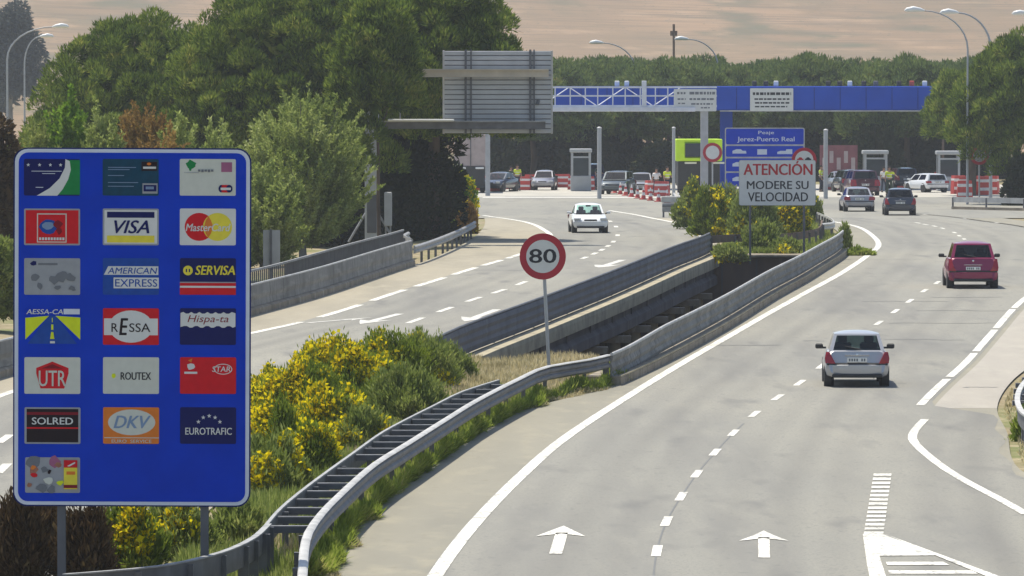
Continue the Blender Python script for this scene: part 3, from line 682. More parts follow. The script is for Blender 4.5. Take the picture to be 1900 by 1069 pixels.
# light parapet of the right carriageway bridge on its stone kerb
rp = empty('bridge_parapet', (0, 0, 0)); tag(rp, 'light grey metal parapet on a brown kerb along the left edge of the right carriageway', 'parapet')
pt = cut(PAVE_L, 165.5, 268)
zp = lambda Y: zg(Y) - .14 * (1 - sstep(166, 180, Y))
m1 = MB(); m1.sweep(pt, [(.16, -.1), (.16, .17), (.13, .22), (-.75, .22), (-.75, -.1)], 'kerb'); m1.build('kerb', rp)
m1 = MB(); m1.sweep(pt, [(.165, .20), (.175, .245), (.12, .25), (.12, .224)], 'ledge'); m1.build('kerb_edge', rp)
m1 = MB(); m1.sweep(pt, [(-.12, .26), (-.08, .26), (-.05, .36), (-.10, .46), (-.05, .58), (-.10, .70), (-.05, .80), (-.04, .90), (-.12, .90)], 'parapet', zp); m1.build('panel', rp)
m1 = MB(); m1.tube([(a - .08, b, zp(b) + .93) for a, b in pt], .045, 'galv_light', 8); m1.build('top_rail', rp, True)
posts(rp, pt, 3, .75, 'galv_dark', -.2, name='post', deep=-.2)

# the double guardrail nearer the camera, with spacer bars between its two rails
FR = trace([(556, 1100), (560, 1050), (562, 1021), (570, 990), (594, 955), (623, 925), (693, 863), (755, 824), (825, 780), (882, 745), (960, 705), (1017, 681), (1090, 669), (1128, 660)], .75)
BK = trace([(488, 985), (512, 955), (535, 933), (579, 898), (663, 837), (711, 803), (763, 775), (803, 755), (860, 727), (926, 706)], .75)
dg_ = empty('double_guardrail', (0, 0, 0)); tag(dg_, 'galvanised double guardrail with ladder-like spacer bars beside the green roadside weeds', 'guardrail')
m1 = MB(); wbeam(m1, FR, 'galv_dark', 1); m1.build('beam', dg_, True)
m1 = MB(); m1.sweep(FR, [(-.04, .745), (.075, .745), (.09, .76), (.06, .785), (-.03, .785), (-.05, .765)], 'galv_light'); m1.build('top_rail', dg_, True)
m1 = MB(); wbeam(m1, BK, 'galv_dark', -1); m1.build('beam', dg_, True)
m1 = MB(); m1.sweep(BK, [(-.04, .742), (.02, .742), (.02, .77), (-.04, .77)], 'galv'); m1.build('top_rail', dg_, True)
ybar = list(np.linspace(101.5, 152, 23))
for i, Y in enumerate(ybar):
    if i in (8,): continue
    a, b = xat(BK, Y), xat(FR, Y); m2 = MB(); m2.box(((a + b) / 2, Y, zg(Y) + .66), (b - a - .06, .16, .10), 'galv_dark')
    m2.box(((a + b) / 2, Y, zg(Y) + .718), (b - a - .06, .10, .012), 'galv'); m2.build('spacer_bar', dg_)
posts(dg_, [q for q in FR if q[1] < 168], 2.2, .72, 'galv_dark', -.08); posts(dg_, [q for q in BK], 4.4, .70, 'galv_dark', .06)
# low rail dropping away to the left behind the payment sign
LR = smooth([(X(497, 101), 101.2)] + [(G(x, y, .75).x, G(x, y, .75).y) for x, y in ((470, 1000), (430, 1020), (386, 1034), (300, 1052), (200, 1062), (120, 1068))], .8)
lr_ = empty('guardrail', (0, 0, 0)); tag(lr_, 'grey guardrail dropping away behind the right post of the blue payment sign', 'guardrail')
m1 = MB(); m1.sweep(LR, [(0, .42), (.07, .47), (.07, .53), (.02, .58), (.07, .63), (.07, .69), (0, .75), (-.02, .75), (-.02, .42)], 'galv_dark'); m1.build('beam', lr_, True)
m1 = MB(); m1.sweep(LR, [(-.05, .755), (.05, .755), (.05, .775), (-.05, .775)], 'galv'); m1.build('top_rail', lr_, True)
posts(lr_, LR, 1.2, .72, 'galv_dark', 0, sz=(.16, .12))
# left parapet of the left carriageway bridge
lp = empty('bridge_parapet', (0, 0, 0)); tag(lp, 'weathered concrete parapet with a bright top rail on the far side of the left carriageway', 'parapet')
lt = cut(L_PAVE, 120, 248)
m1 = MB(); m1.sweep(lt, [(.14, -.05), (.14, .18), (.06, .24), (-.4, .24), (-.4, -.05)], 'kerb'); m1.build('kerb', lp)
m1 = MB(); m1.sweep(lt, [(.03, .25), (.0, .45), (.03, .6), (.0, .92), (-.08, .92), (-.08, .25)], 'parapet'); m1.build('panel', lp)
m1 = MB(); m1.tube([(a - .03, b, zg(b) + .94) for a, b in lt], .036, 'galv_light', 8); m1.build('top_rail', lp, True)
# railing behind it
rl = empty('railing', (0, 0, 0)); tag(rl, 'dark blue-grey railing behind the left parapet in front of the trees', 'railing')
rt = cut([(a - 1.3, b) for a, b in L_PAVE], 205, 262)
for h0, h1 in ((1.05, 1.12), (.3, .36)): m1 = MB(); m1.sweep(rt, [(-.03, h0), (.03, h0), (.03, h1), (-.03, h1)], 'galv'); m1.build('rail', rl)
m1 = MB()
for i in range(len(rt) - 1):
    for k in range(5):
        t = k / 5; x = rt[i][0] + (rt[i + 1][0] - rt[i][0]) * t; y = rt[i][1] + (rt[i + 1][1] - rt[i][1]) * t; m1.box((x, y, zg(y) + .5), (.05, .05, 1.14), 'post_dark')
m1.build('balusters', rl)
# W-beam after the parapet, in the pine's shade
gl = empty('guardrail', (0, 0, 0)); tag(gl, 'two-wave galvanised guardrail in the shade of the big pines past the left parapet', 'guardrail')
gt = cut(L_PAVE, 249, 302); m1 = MB(); wbeam(m1, gt, 'galv', 1); m1.build('beam', gl, True); posts(gl, gt, 4, .7, 'galv_dark', -.1)
m1 = MB(); st = smooth([(xat(L_PAVE, 249) - .1, 249), (xat(L_PAVE, 256) - .9, 256), (xat(L_PAVE, 262) - 1.1, 262)], 1)
g3 = empty('guardrail', (0, 0, 0)); tag(g3, 'short stub of guardrail branching back towards the trees from the end of the left parapet', 'guardrail')
m1.sweep(st, [(o, h + .28) for o, h in BEAM], 'galv'); m1.build('beam', g3, True); posts(g3, st, 3.5, .95, 'galv_dark', -.08)
# far right guardrail under the pine
fr = [(X(px, Y), Y) for px, Y in ((1768, 382), (1830, 379), (1900, 376), (1990, 370))]; fr = smooth(fr, 1.5)
g4 = empty('guardrail', (0, 0, 0)); tag(g4, 'pale guardrail on dark posts under the right-hand pine beside the toll plaza', 'guardrail')
m1 = MB(); m1.sweep(fr, [(-o, h) for o, h in BEAM[::-1]] , 'galv_light'); m1.build('beam', g4, True); posts(g4, fr, 2, .7, 'galv_dark', 0)
m1 = MB(); m1.sweep(fr, [(-.25, -.05), (-.25, .16), (.1, .16), (.1, -.05)], 'kerb'); m1.build('kerb', g4)
# rounded guardrail end at the right edge of the picture
e0 = smooth([(G(x, y, .75).x, G(x, y, .75).y) for x, y in ((1990, 650), (1925, 690), (1898, 715), (1888, 737), (1890, 755), (1901, 770), (1930, 785), (1990, 800))], .6)
g5 = empty('guardrail', (0, 0, 0)); tag(g5, 'rounded guardrail end with slats on the sandy verge right of the exit lane', 'guardrail')
m1 = MB(); wbeam(m1, e0, 'galv_dark', -1); m1.build('beam', g5, True)
m1 = MB(); m1.sweep(e0, [(-.06, .745), (.06, .745), (.06, .79), (-.06, .79)], 'galv_light'); m1.build('top_rail', g5, True); posts(g5, e0, 1.6, .7, 'galv_dark', .1)
for Y in np.linspace(e0[0][1] - 2, min(q[1] for q in e0) + 14, 9):
    xl_ = min(q[0] for q in e0 if abs(q[1] - Y) < 3) if any(abs(q[1] - Y) < 3 for q in e0) else e0[3][0]
    m2 = MB(); m2.box((xl_ + .85, Y, zg(Y) + .66), (1.5, .18, .1), 'galv_dark'); m2.box((xl_ + .85, Y, zg(Y) + .718), (1.5, .12, .012), 'galv'); m2.build('spacer_bar', g5)
# crash-barrier end where the cones finish
cb = empty('crash_barrier', G(1252, 404)); tag(cb, 'grey guardrail end with slanting white bars where the line of cones stops', 'barrier')
s_ = 33.5
m1 = MB(); m1.box((-.2, .6, .55), (.95, .12, .5), 'galv', bev=.03); m1.box((-.2, .5, .62), (.95, .03, .07), 'galv_dark'); m1.box((-.22, .75, .98), (1.0, .12, .34), 'galv_light', bev=.03); m1.build('beam', cb)
for x in (.28, .5): m1 = MB(); m1.tube([(x - .3, 1.1, 1.32), (x, .5, .7), (x + .25, -.1, -.05)], .055, 'plastic_white', 8); m1.build('bar', cb, True)
for x in (-.6, .2): m1 = MB(); m1.box((x, .7, .35), (.1, .1, .8), 'galv_dark'); m1.build('post', cb)

# ================================================================== SIGNS
def rrect(w_, h_, r, n=6):
    pts = []
    for cx, cz, a0 in ((w_/2 - r, h_/2 - r, 0), (-w_/2 + r, h_/2 - r, 90), (-w_/2 + r, -h_/2 + r, 180), (w_/2 - r, -h_/2 + r, 270)):
        for i in range(n + 1): g = R(a0 + 90 * i / n); pts.append((cx + r * math.cos(g), cz + r * math.sin(g)))
    return pts
def slab(mb, pts, y0, y1, m, c=(0, 0)):   # outline in x,z extruded from y0 (front) to y1
    n = len(pts); V = [(x + c[0], y0, z + c[1]) for x, z in pts] + [(x + c[0], y1, z + c[1]) for x, z in pts]
    mb.add(V, [tuple(range(n))[::-1], tuple(range(n, 2 * n))] + [(i, (i + 1) % n, n + (i + 1) % n, n + i) for i in range(n)], m)
def disc(rx, rz=None, n=40): rz = rz or rx; return [(rx * math.cos(2 * math.pi * i / n), rz * math.sin(2 * math.pi * i / n)) for i in range(n)]

# --- the big blue sign of accepted cards
YS = 94.0; s = F / YS
c0 = P(245, 607.5, YS)
ps = empty('payment_sign', (c0.x, YS, zg(YS))); tag(ps, 'big blue sign with rows of payment card logos on two dark posts', 'sign')
zc = c0.z - zg(YS)
W_, H_ = 441 / s, 666 / s; tilt = R(.25)
m1 = MB(); slab(m1, rrect(W_, H_, 26 / s), 0, .05, 'sign_navy'); pan = m1.build('panel', ps, loc=(0, 0, zc), rot=(0, tilt, 0))
m1 = MB(); slab(m1, rrect(W_ - 5 / s, H_ - 5 / s, 24 / s), -.004, -.001, 'sign_rim'); m1.build('border', pan)
m1 = MB(); slab(m1, rrect(W_ - 19 / s, H_ - 18 / s, 18 / s), -.008, -.0045, 'sign_blue'); m1.build('face', pan)
for px in (112, 378):
    x = X(px, YS) - c0.x; m1 = MB()
    m1.box((x, .12, zc * .5 - .3), (.03, .16, zc + 1.9), 'post_dark'); 
    for sy in (.045, .2): m1.box((x, sy + .01, zc * .5 - .3), (.115, .018, zc + 1.9), 'post_dark')
    m1.build('post', ps)
for dz in (-1.9, -.6, .7, 1.9): m1 = MB(); m1.box((0, .062, zc + dz), (W_ - .3, .03, .08), 'galv'); m1.build('back_rail', ps)
# card panels: pixel coordinates inside one card, 104 x 68, y down
CW, CH = 104.0, 68.0
def card(col, row, base, shapes, texts, dx=0, dy=0, size=(CW, CH)):
    cx = (97, 243, 386)[col]; cy = (329, 421, 513, 606, 697, 790, 882)[row]
    x0 = (cx + dx - 245) / s; z0 = -(cy + dy - 607.5) / s
    m = MB(); slab(m, rrect(size[0] / s, size[1] / s, 2.5 / s, 2), -.012, -.0085, base)
    q = lambda a, b: ((a - CW / 2) / s, -(b - CH / 2) / s)
    for i, (kind, pr_, mm) in enumerate(shapes):
        y = -.013 - .0012 * i
        if kind == 'r': pts = [q(pr_[0], pr_[1]), q(pr_[2], pr_[1]), q(pr_[2], pr_[3]), q(pr_[0], pr_[3])]
        elif kind == 'e': c_ = q(pr_[0], pr_[1]); pts = [(c_[0] + a, c_[1] + b) for a, b in disc(pr_[2] / s, pr_[3] / s, 28)]
        else: pts = [q(a, b) for a, b in pr_]
        slab(m, pts, y, y + .001, mm)
    o = m.build('card_panel', ps, loc=(x0, 0, zc + z0), rot=(0, tilt, 0))
    for (t, bx, mm, bold, shear) in texts:
        a, b = q(bx[0], bx[1]); c_, d = q(bx[2], bx[3])
        text_obj(t, (a + c_) / 2, (b + d) / 2, c_ - a, b - d, mm, o, -.013 - .0012 * len(shapes) - .001, bold, shear)
    return o
rn = random.Random(7)
def blob(cx, cy, r, k=9, ir=.35): return [(cx + r * (1 + rn.uniform(-ir, ir)) * math.cos(2 * math.pi * i / k), cy + r * (1 + rn.uniform(-ir, ir)) * .8 * math.sin(2 * math.pi * i / k)) for i in range(k)]
def star(cx, cy, r): return [(cx + (r if i % 2 == 0 else r * .42) * math.sin(math.pi * i / 5), cy - (r if i % 2 == 0 else r * .42) * math.cos(math.pi * i / 5)) for i in range(10)]
wht = 'sign_white'
card(0, 0, 'card_navy', [('p', [(80, 2), (104, 2), (104, 66), (62, 66), (76, 48), (84, 28)], 'card_green'), ('p', [(77, 0), (85, 4), (87, 20), (82, 38), (72, 56), (62, 68), (24, 68), (48, 54), (66, 36), (76, 16)], wht)]
     + [('p', star(x, 11, 3.6), wht if x != 48 else 'card_yellow') for x in (8, 29, 49, 68)] + [('r', (14, 22, 70, 23.2), 'sign_rim'), ('r', (34, 26.5, 58, 27.6), 'sign_rim'), ('r', (22, 52, 36, 53.2), 'sign_rim')], [])
card(1, 0, 'card_teal', [('r', (72, 5, 101, 22), 'card_black'), ('e', (86, 9, 4, 2.5), 'card_orange'), ('r', (75, 14, 99, 18), wht), ('r', (74, 45, 102, 64), 'card_grey'), ('r', (76, 48, 100, 60), 'card_navy'), ('r', (80, 51, 95, 56), 'card_steel')]
     + [('r', (10, y, 10 + w2, y + 1.3), 'card_steel') for y, w2 in ((15, 52), (19, 40), (43, 56), (50, 48), (30, 30))], [('SERVIRED', (8, 5, 42, 12), 'card_steel', .01, 0)][:0])
card(2, 0, 'card_offwhite', [('p', blob(20, 11, 10, 11, .3), 'card_green'), ('p', [(15, 12), (24, 12), (21, 22), (18, 22)], 'card_green'), ('r', (77, 6, 97, 24), 'card_mauve'), ('e', (78, 55, 6, 7), 'card_navy'), ('r', (78, 48, 92, 62), 'card_red'), ('e', (92, 55, 6, 7), 'card_navy'), ('r', (76, 53, 95, 57.5), wht), ('r', (8, 25, 36, 26), 'card_grey')]
     + [('r', (34 + i * 6, 19.5, 38.5 + i * 6, 23.5 + (i % 2)), 'card_grey_dark') for i in range(5)], [])
card(0, 1, 'card_grey', [('r', (3, 3, 101, 65), 'card_red'), ('r', (24, 9, 79, 63), 'card_offwhite'), ('r', (26, 11, 77, 61), 'card_red'), ('p', blob(45, 34, 17, 14, .12), 'card_midblue'), ('p', blob(44, 32, 9, 9, .35), 'card_steel'), ('p', blob(64, 28, 9, 7, .4), 'card_dark_red'), ('p', blob(66, 42, 7, 7, .4), 'card_dark_red')]
     + [('r', (28 + i * 5.4, 53.5, 32 + i * 5.4, 58.5), wht) for i in range(9)], [])
card(1, 1, 'card_grey', [('r', (3, 3, 101, 65), wht), ('r', (8, 6, 96, 17), 'card_navy'), ('r', (8, 50, 96, 63), 'card_yellow')], [('VISA', (22, 22, 86, 46), 'card_navy', .035, .3)])
card(2, 1, wht, [('e', (36, 34, 27, 26), 'card_red'), ('e', (70, 34, 27, 26), 'card_yellow'), ('p', [(53, 14), (58, 22), (62, 34), (58, 46), (53, 54), (48, 46), (45, 34), (48, 22)], 'card_orange')], [('MasterCard', (11, 28, 94, 42), wht, .03, .25)])
card(0, 2, 'card_grey', [('p', blob(17, 10, 6, 8), 'card_navy'), ('r', (26, 9, 62, 13), 'card_grey_dark')] + [('p', blob(x, y, r, 9, .4), 'card_grey_dark') for x, y, r in ((20, 34, 9), (30, 52, 7), (55, 40, 9), (70, 32, 12), (84, 36, 9), (62, 54, 5), (90, 56, 6))], [])
card(1, 2, 'card_midblue', [('p', [(2, 31), (10, 15), (103, 15), (103, 31)], wht), ('r', (20, 36, 104, 56), wht)], [('AMERICAN', (9, 17.5, 101, 29), 'card_midblue', .01, .18), ('EXPRESS', (23, 39, 101, 53), 'card_midblue', .01, 0)])
card(2, 2, 'card_navy', [('r', (0, 44, 104, 68), 'card_red'), ('r', (0, 51.5, 104, 55), wht), ('r', (0, 44, 104, 46), 'card_grey'), ('e', (15, 23, 9, 9), 'card_yellow'), ('r', (11, 20, 19, 26), 'card_navy'), ('r', (13.5, 18, 16.5, 28), 'card_yellow')], [('SERVISA', (29, 14, 102, 31), 'card_yellow', .05, .2)])
card(0, 3, 'sign_blue', [('p', [(2, 18), (46, 14), (2, 58)], 'card_lime'), ('p', [(58, 14), (104, 17), (104, 58)], 'card_lime'), ('p', [(46, 14), (58, 14), (98, 66), (6, 66)], 'card_midblue'), ('r', (51.3, 18, 52.8, 26), 'card_lime'), ('r', (50, 30, 54, 40), 'card_lime'), ('p', [(50, 44), (54, 44), (56, 57), (48, 57)], 'card_lime'), ('r', (48, 61, 57, 65), wht), ('r', (73, 1, 103, 11), 'sign_rim')], [('AESSA-CA', (4, 2, 72, 11), wht, .03, .15)])
card(1, 3, 'card_red', [('r', (2, 19, 102, 50), wht), ('e', (52, 34, 41, 30), wht)], [('R', (16, 28, 28, 44), 'card_black', .01, 0), ('E', (31, 19, 46, 50), 'card_black', .05, .15), ('SSA', (49, 28, 88, 44), 'card_black', .01, 0)])
card(2, 3, 'card_navy', [('p', [(1, 9)] + [(x, 7 + 3 * (x % 3 > 0)) for x in range(6, 100, 5)] + [(103, 9), (103, 34)] + [(x, 33 + 3 * (x % 4 > 1)) for x in range(98, 4, -5)] + [(1, 35)], wht)], [('Hispa-ta', (14, 13, 90, 30), 'card_dark_red', 0, .25)])
card(0, 4, 'card_offwhite', [('p', [(52, 8), (82, 20), (82, 30), (22, 30), (22, 20)], 'card_red'), ('p', [(22, 30), (82, 30), (74, 58), (30, 58)], 'card_red'), ('p', [(52, 13), (72, 21), (32, 21)], 'card_dark_red')], [('UTR', (27, 25, 77, 54), 'card_offwhite', .02, 0)])
card(1, 4, 'card_offwhite', [('p', blob(20, 35, 5, 6, .4), 'card_lime')], [('ROUTEX', (33, 28, 89, 42), 'letter_black', .05, 0)])
card(2, 4, 'card_red', [('p', blob(20, 18, 8, 8, .3), wht), ('r', (8, 27, 32, 31), wht), ('p', [(15, 6), (23, 2), (21, 10)], 'card_orange'), ('e', (80, 22, 17, 10), wht), ('e', (80, 22, 15.5, 8.6), 'card_red')], [('STAR', (60, 17, 94, 27), wht, .02, .1)])
card(0, 5, 'card_grey', [('r', (4, 3, 100, 65), 'card_black'), ('r', (4, 9, 100, 14), 'card_dark_red'), ('r', (4, 37, 100, 40), 'card_red')], [('SOLRED', (14, 19, 90, 32), wht, .03, 0)])
card(1, 5, 'card_orange', [('e', (53, 28, 44, 24), 'card_offwhite'), ('r', (2, 56, 104, 57.4), 'card_offwhite')], [('DKV', (20, 16, 88, 39), 'card_steel', .04, .3), ('EURO  SERVICE', (16, 60, 90, 66), 'card_offwhite', .02, 0)])
card(2, 5, 'card_navy', [('p', star(x, y, 4.2), wht) for x, y in ((34, 27), (43, 19), (54, 16), (65, 19), (74, 27))], [('EUROTRAFIC', (10, 38, 96, 51), wht, .03, 0)])
card(0, 6, 'card_grey', [('p', blob(18, 10, 14, 9, .3), 'card_grey_dark'), ('p', blob(54, 9, 12, 9, .35), 'card_mauve'), ('p', blob(62, 14, 6, 9, .4), 'card_brown'), ('p', blob(17, 24, 9, 11, .25), 'card_brown'), ('p', blob(16, 20, 5, 9, .3), 'card_orange'), ('p', blob(18, 34, 7, 9, .3), 'card_red'), ('p', blob(38, 24, 7, 11, .45), 'card_grey_dark'), ('p', blob(46, 28, 4, 9, .45), 'card_black'), ('p', blob(9, 52, 6, 9, .4), 'card_brown'), ('p', blob(32, 58, 9, 9, .4), 'card_grey_dark'), ('p', blob(50, 60, 8, 9, .4), 'card_grey_dark'), ('p', blob(66, 48, 6, 9, .4), 'card_lime'), ('p', blob(44, 44, 9, 9, .3), 'card_offwhite'), ('r', (73, 6, 98, 60), 'card_yellow'), ('r', (73, 6, 98, 20), 'card_red'), ('r', (73, 52, 98, 58), 'card_dark_red'), ('r', (78, 27, 94, 33), 'card_orange'), ('p', [(79, 17), (94, 9), (94, 12), (83, 18)], wht)], [], 0, 0, (102, 66))

def post_mb(x, h, r, m, y=.06): 
    q = MB(); q.tube([(x, y, -.3), (x, y, h)], r, m, 10); return q
# --- 80 limit
b = G(1021, 708); s2 = F / b.y
t = empty('speed_limit_sign', b); tag(t, 'round red-rimmed 80 speed limit sign on a grey post beside the light parapet', 'sign')
zc2 = P(1007, 476, b.y).z - b.z; rr = 43 / s2; ox = (1007 - 1021) / s2
q = MB(); q.tube([(0, .06, -.3), (ox, .06, zc2 + .3)], .045, 'pole_grey', 10); q.build('post', t, True)
q = MB(); slab(q, disc(rr), 0, .03, 'sign_red', (ox, zc2)); d_ = q.build('disc', t)
q = MB(); slab(q, disc(rr * .715), -.004, -.001, 'sign_white', (ox, zc2)); q.build('face', d_)
text_obj('80', ox, zc2 + .01, rr * 1.14, rr * .60, 'letter_black', d_, -.006, .03, 0)
# --- slow-down board
Yb = 262.0; s3 = F / Yb; px0, px1, py0, py1 = 1371, 1513.5, 297, 381.5
zb0 = zg(Yb); cx = X((px0 + px1) / 2, Yb)
t = empty('slow_down_sign', (cx, Yb, zb0)); tag(t, 'white board reading ATENCIÓN MODERE SU VELOCIDAD above the yellow broom', 'sign')
zc3 = P(0, (py0 + py1) / 2, Yb).z - zb0; w3, h3 = (px1 - px0) / s3, (py1 - py0) / s3
q = MB(); slab(q, rrect(w3, h3, .08), 0, .04, 'galv', (0, zc3)); pb = q.build('panel', t)
q = MB(); slab(q, rrect(w3 - .03, h3 - .03, .07), -.004, -.001, 'sign_white', (0, zc3)); q.build('face', pb)
def tx(st_, a, b_, c, d, m, par, cxp, Yd, zc_, z0, **k):
    S = F / Yd; text_obj(st_, ((a + c) / 2 - cxp) / S, P(0, (b_ + d) / 2, Yd).z - z0, (c - a) / S, (d - b_) / S, m, par, **k)
tx('ATENCIÓN', 1380, 299, 1507, 325, 'letter_red', pb, (px0 + px1) / 2, Yb, zc3, zb0, y=-.006, bold=.05)
tx('MODERE SU', 1386, 336, 1500, 351, 'letter_black', pb, (px0 + px1) / 2, Yb, zc3, zb0, y=-.006, bold=.035)
tx('VELOCIDAD', 1388, 357, 1499, 374, 'letter_black', pb, (px0 + px1) / 2, Yb, zc3, zb0, y=-.006, bold=.035)
for px in (1392, 1492):
    x = X(px, Yb) - cx; post_mb(x, zc3 + h3 * .4, .045, 'post_dark').build('post', t, True)
# --- no overtaking disc behind it
Yn = 268.0; s4 = F / Yn; zn = zg(Yn); t = empty('no_overtaking_sign', (X(1492, Yn), Yn, zn)); tag(t, 'round red-rimmed no overtaking sign rising behind the white slow-down board', 'sign')
zc4 = P(0, 297, Yn).z - zn; rr = 23 / s4
post_mb(0, zc4, .04, 'pole_grey').build('post', t, True)
q = MB(); slab(q, disc(rr), 0, .03, 'sign_red', (0, zc4)); d_ = q.build('disc', t)
q = MB(); slab(q, disc(rr * .74), -.004, -.001, 'sign_white', (0, zc4)); q.build('face', d_)
for sx, m_ in ((-1, 'letter_red'), (1, 'letter_black')):
    q = MB(); slab(q, [(-.13, -.04), (.13, -.04), (.13, .03), (.08, .04), (.05, .09), (-.05, .09), (-.08, .04), (-.13, .03)], -.008, -.005, m_, (sx * .16, zc4 + .02))
    for wx in (-.08, .08): slab(q, disc(.03, .03, 12), -.008, -.0052, m_, (sx * .16 + wx, zc4 - .03))
    q.build('car_symbol', d_)
# --- blue tariff board
Yt = 395.0; s5 = F / Yt; t = empty('tariff_board', (X(1419, Yt), Yt, 0)); tag(t, 'tall blue toll tariff board with white lettering behind the slow-down board', 'sign')
zt = lambda py: P(0, py, Yt).z
q = MB(); slab(q, rrect(148 / s5, 110 / s5, .12), 0, .08, 'galv_light', (0, zt(292))); pb = q.build('panel', t)
q = MB()
for a, b_ in ((239, 268), (271, 291), (294, 318), (321, 345)): slab(q, rrect(144 / s5, (b_ - a) / s5, .08), -.006, -.001, 'sign_blue', (0, zt((a + b_) / 2)))
q.build('face', pb)
tx('Peaje', 1407, 243, 1436, 251, 'sign_rim', pb, 1419, Yt, 0, 0, y=-.01, bold=.02)
tx('Jerez-Puerto Real', 1368, 254, 1474, 265, 'sign_rim', pb, 1419, Yt, 0, 0, y=-.01, bold=.03)
for y in (282, 306, 333):
    for k, px in enumerate((1372, 1414, 1456)):
        q = MB(); cx_, cz_ = (px - 1419) / s5, zt(y); S = 1 / s5
        if k == 1: q2 = [(-9, -5), (9, -5), (9, 5), (-9, 5)]
        elif k == 0: q2 = [(-13, -3), (13, -3), (12, 2), (6, 2), (2, 5), (-6, 5), (-13, 2)]
        else: q2 = [(-14, -4), (14, -4), (14, 5), (3, 5), (2, 2), (-8, 2), (-14, 0)]
        slab(q, [(a * S, b_ * S) for a, b_ in q2], -.011, -.007, 'sign_rim', (cx_, cz_)); q.build('symbol', pb)
for px in (1365, 1470): post_mb((px - 1419) / s5, zt(240), .07, 'post_dark', .15).build('post', t, True)

# --- overhead sign, seen from behind, on a cantilever over the left carriageway
Yo = 286.0; s6 = F / Yo; bx = X(690, Yo)
t = empty('overhead_sign', (bx, Yo, 0)); tag(t, 'grey back of a large overhead sign on cantilever beams over the left carriageway', 'sign')
ox_ = lambda px: (px - 690) / s6
oz = lambda py: P(0, py, Yo).z
q = MB(); q.box((0, 0, oz(110) / 2 - .2), (.62, .5, oz(110) + .4), 'panel_back', bev=.03); q.build('column', t)
q = MB(); q.box((0, -.27, 1.35), (.42, .06, 1.7), 'post_dark', bev=.02); q.build('hatch', t)
for py, a, b_, m_ in ((137, 690, 1018, 'rust_beam'), (233, 690, 1012, 'galv_dark')):
    q = MB(); q.box(((ox_(a) + ox_(b_)) / 2, -.15, oz(py)), (ox_(b_) - ox_(a), .3, .30), m_); q.box(((ox_(a) + ox_(b_)) / 2, -.18, oz(py) + .18), (ox_(b_) - ox_(a), .5, .06), m_ if py < 200 else 'galv'); q.build('beam', t)
q = MB(); q.box(((ox_(720) + ox_(843)) / 2, -.42, oz(223)), (ox_(843) - ox_(720), .5, .10), 'lamp_white', bev=.03); q.build('lamp_tray', t)
q = MB(); n_r = 17
for i in range(n_r):
    z0, z1 = oz(248) + (oz(94) - oz(248)) * i / n_r, oz(248) + (oz(94) - oz(248)) * (i + 1) / n_r
    q.box((ox_(924.5), .36, (z0 + z1) / 2), (201 / s6, .06, z1 - z0 - .035), 'panel_back', bev=.015); 
q.box((ox_(924.5), .39, oz(171)), (200 / s6, .04, 153 / s6), 'galv_dark')
for px in (823, 1024): q.box((ox_(px), .37, oz(171)), (.09, .1, 155 / s6), 'galv_light', bev=.02)
q.build('panel', t)
for px, w_ in ((864, .10), (874, .07), (984, .10), (991, .07)): q = MB(); q.box((ox_(px), .28, oz(170)), (w_, .1, 156 / s6), 'post_dark'); q.build('stiffener', t)
q = MB(); q.tube([(ox_(997), .24, oz(194)), (ox_(999), .30, oz(186))], .08, 'post_dark', 8); q.build('bracket', t)
for dx, e in ((-.2, -.75), (.2, .75)): q = MB(); q.tube([(dx, -.1, 1.5), (dx + e * 1.1, -.3, .1)], .05, 'galv', 6); q.build('brace', t, True)
q = MB(); q.tube([(ox_(743), -.5, oz(223)), (ox_(743), -.5, oz(185))], .025, 'galv', 6); q.build('rod', t)
cb2 = empty('control_cabinet', (bx + .72, Yo - .1, 0)); tag(cb2, 'narrow grey cabinet on two legs right of the overhead sign column', 'cabinet')
q = MB(); q.box((0, 0, 1.55), (.34, .4, 1.5), 'pole_grey', bev=.03); q.build('housing', cb2)
for x in (-.1, .1): q = MB(); q.tube([(x, 0, -.1), (x, 0, .82)], .04, 'galv', 8); q.build('leg', cb2)
# back of a small sign by the poplar
Yk = 240.0; sk = F / Yk; t = empty('road_sign', (X(504, Yk), Yk, zg(Yk) - .3)); tag(t, 'back of a plain grey road sign in front of the pale green tree', 'sign')
zk = lambda py: P(0, py, Yk).z - zg(Yk) + .3
q = MB()
for px, w_ in ((494, 12), (512, 15)): slab(q, rrect(w_ / sk, 72 / sk, .03), 0, .04, 'pole_grey', ((px - 504) / sk, zk(463)))
q.build('panel', t)
q = MB(); q.box((-.03, -.06, zk(465) / 2 + .3), (.09, .09, zk(430) + .3), 'post_dark'); q.build('post', t)

# ================================================================== TOLL PLAZA
YC = 470.0; sc_ = F / YC; cz = lambda py: P(0, py, YC).z
cc = empty('toll_canopy', (X(1345, YC), YC, 0)); tag(cc, 'long blue toll canopy spanning the lanes in front of the row of pines', 'canopy')
cX = lambda px: X(px, YC) - cc.location.x
q = MB(); q.box(((cX(1030) + cX(1752)) / 2, 4, (cz(160) + cz(205)) / 2), (cX(1752) - cX(1030), 9, cz(160) - cz(205)), 'canopy_blue', bev=.06)
for k in range(1, 15): q.box((cX(1030 + k * 48), -.53, (cz(160) + cz(205)) / 2), (.03, .02, cz(163) - cz(203)), 'sign_navy')
q.build('roof', cc)
q = MB(); q.box(((cX(1335) + cX(1752)) / 2, -.55, cz(206)), (cX(1752) - cX(1335), .08, .08), 'galv_light'); q.build('gutter', cc)
for px in (1349,): q = MB(); q.box((cX(px), 2.0, cz(205) / 2 - .1), (.9, .7, cz(205) + .15), 'canopy_blue', bev=.05); q.build('pillar', cc)
q = MB(); slab(q, rrect(80 / sc_, 42 / sc_, .06), -.62, -.56, 'sign_white', (cX(1431), cz(185))); sg = q.build('lane_sign', cc)
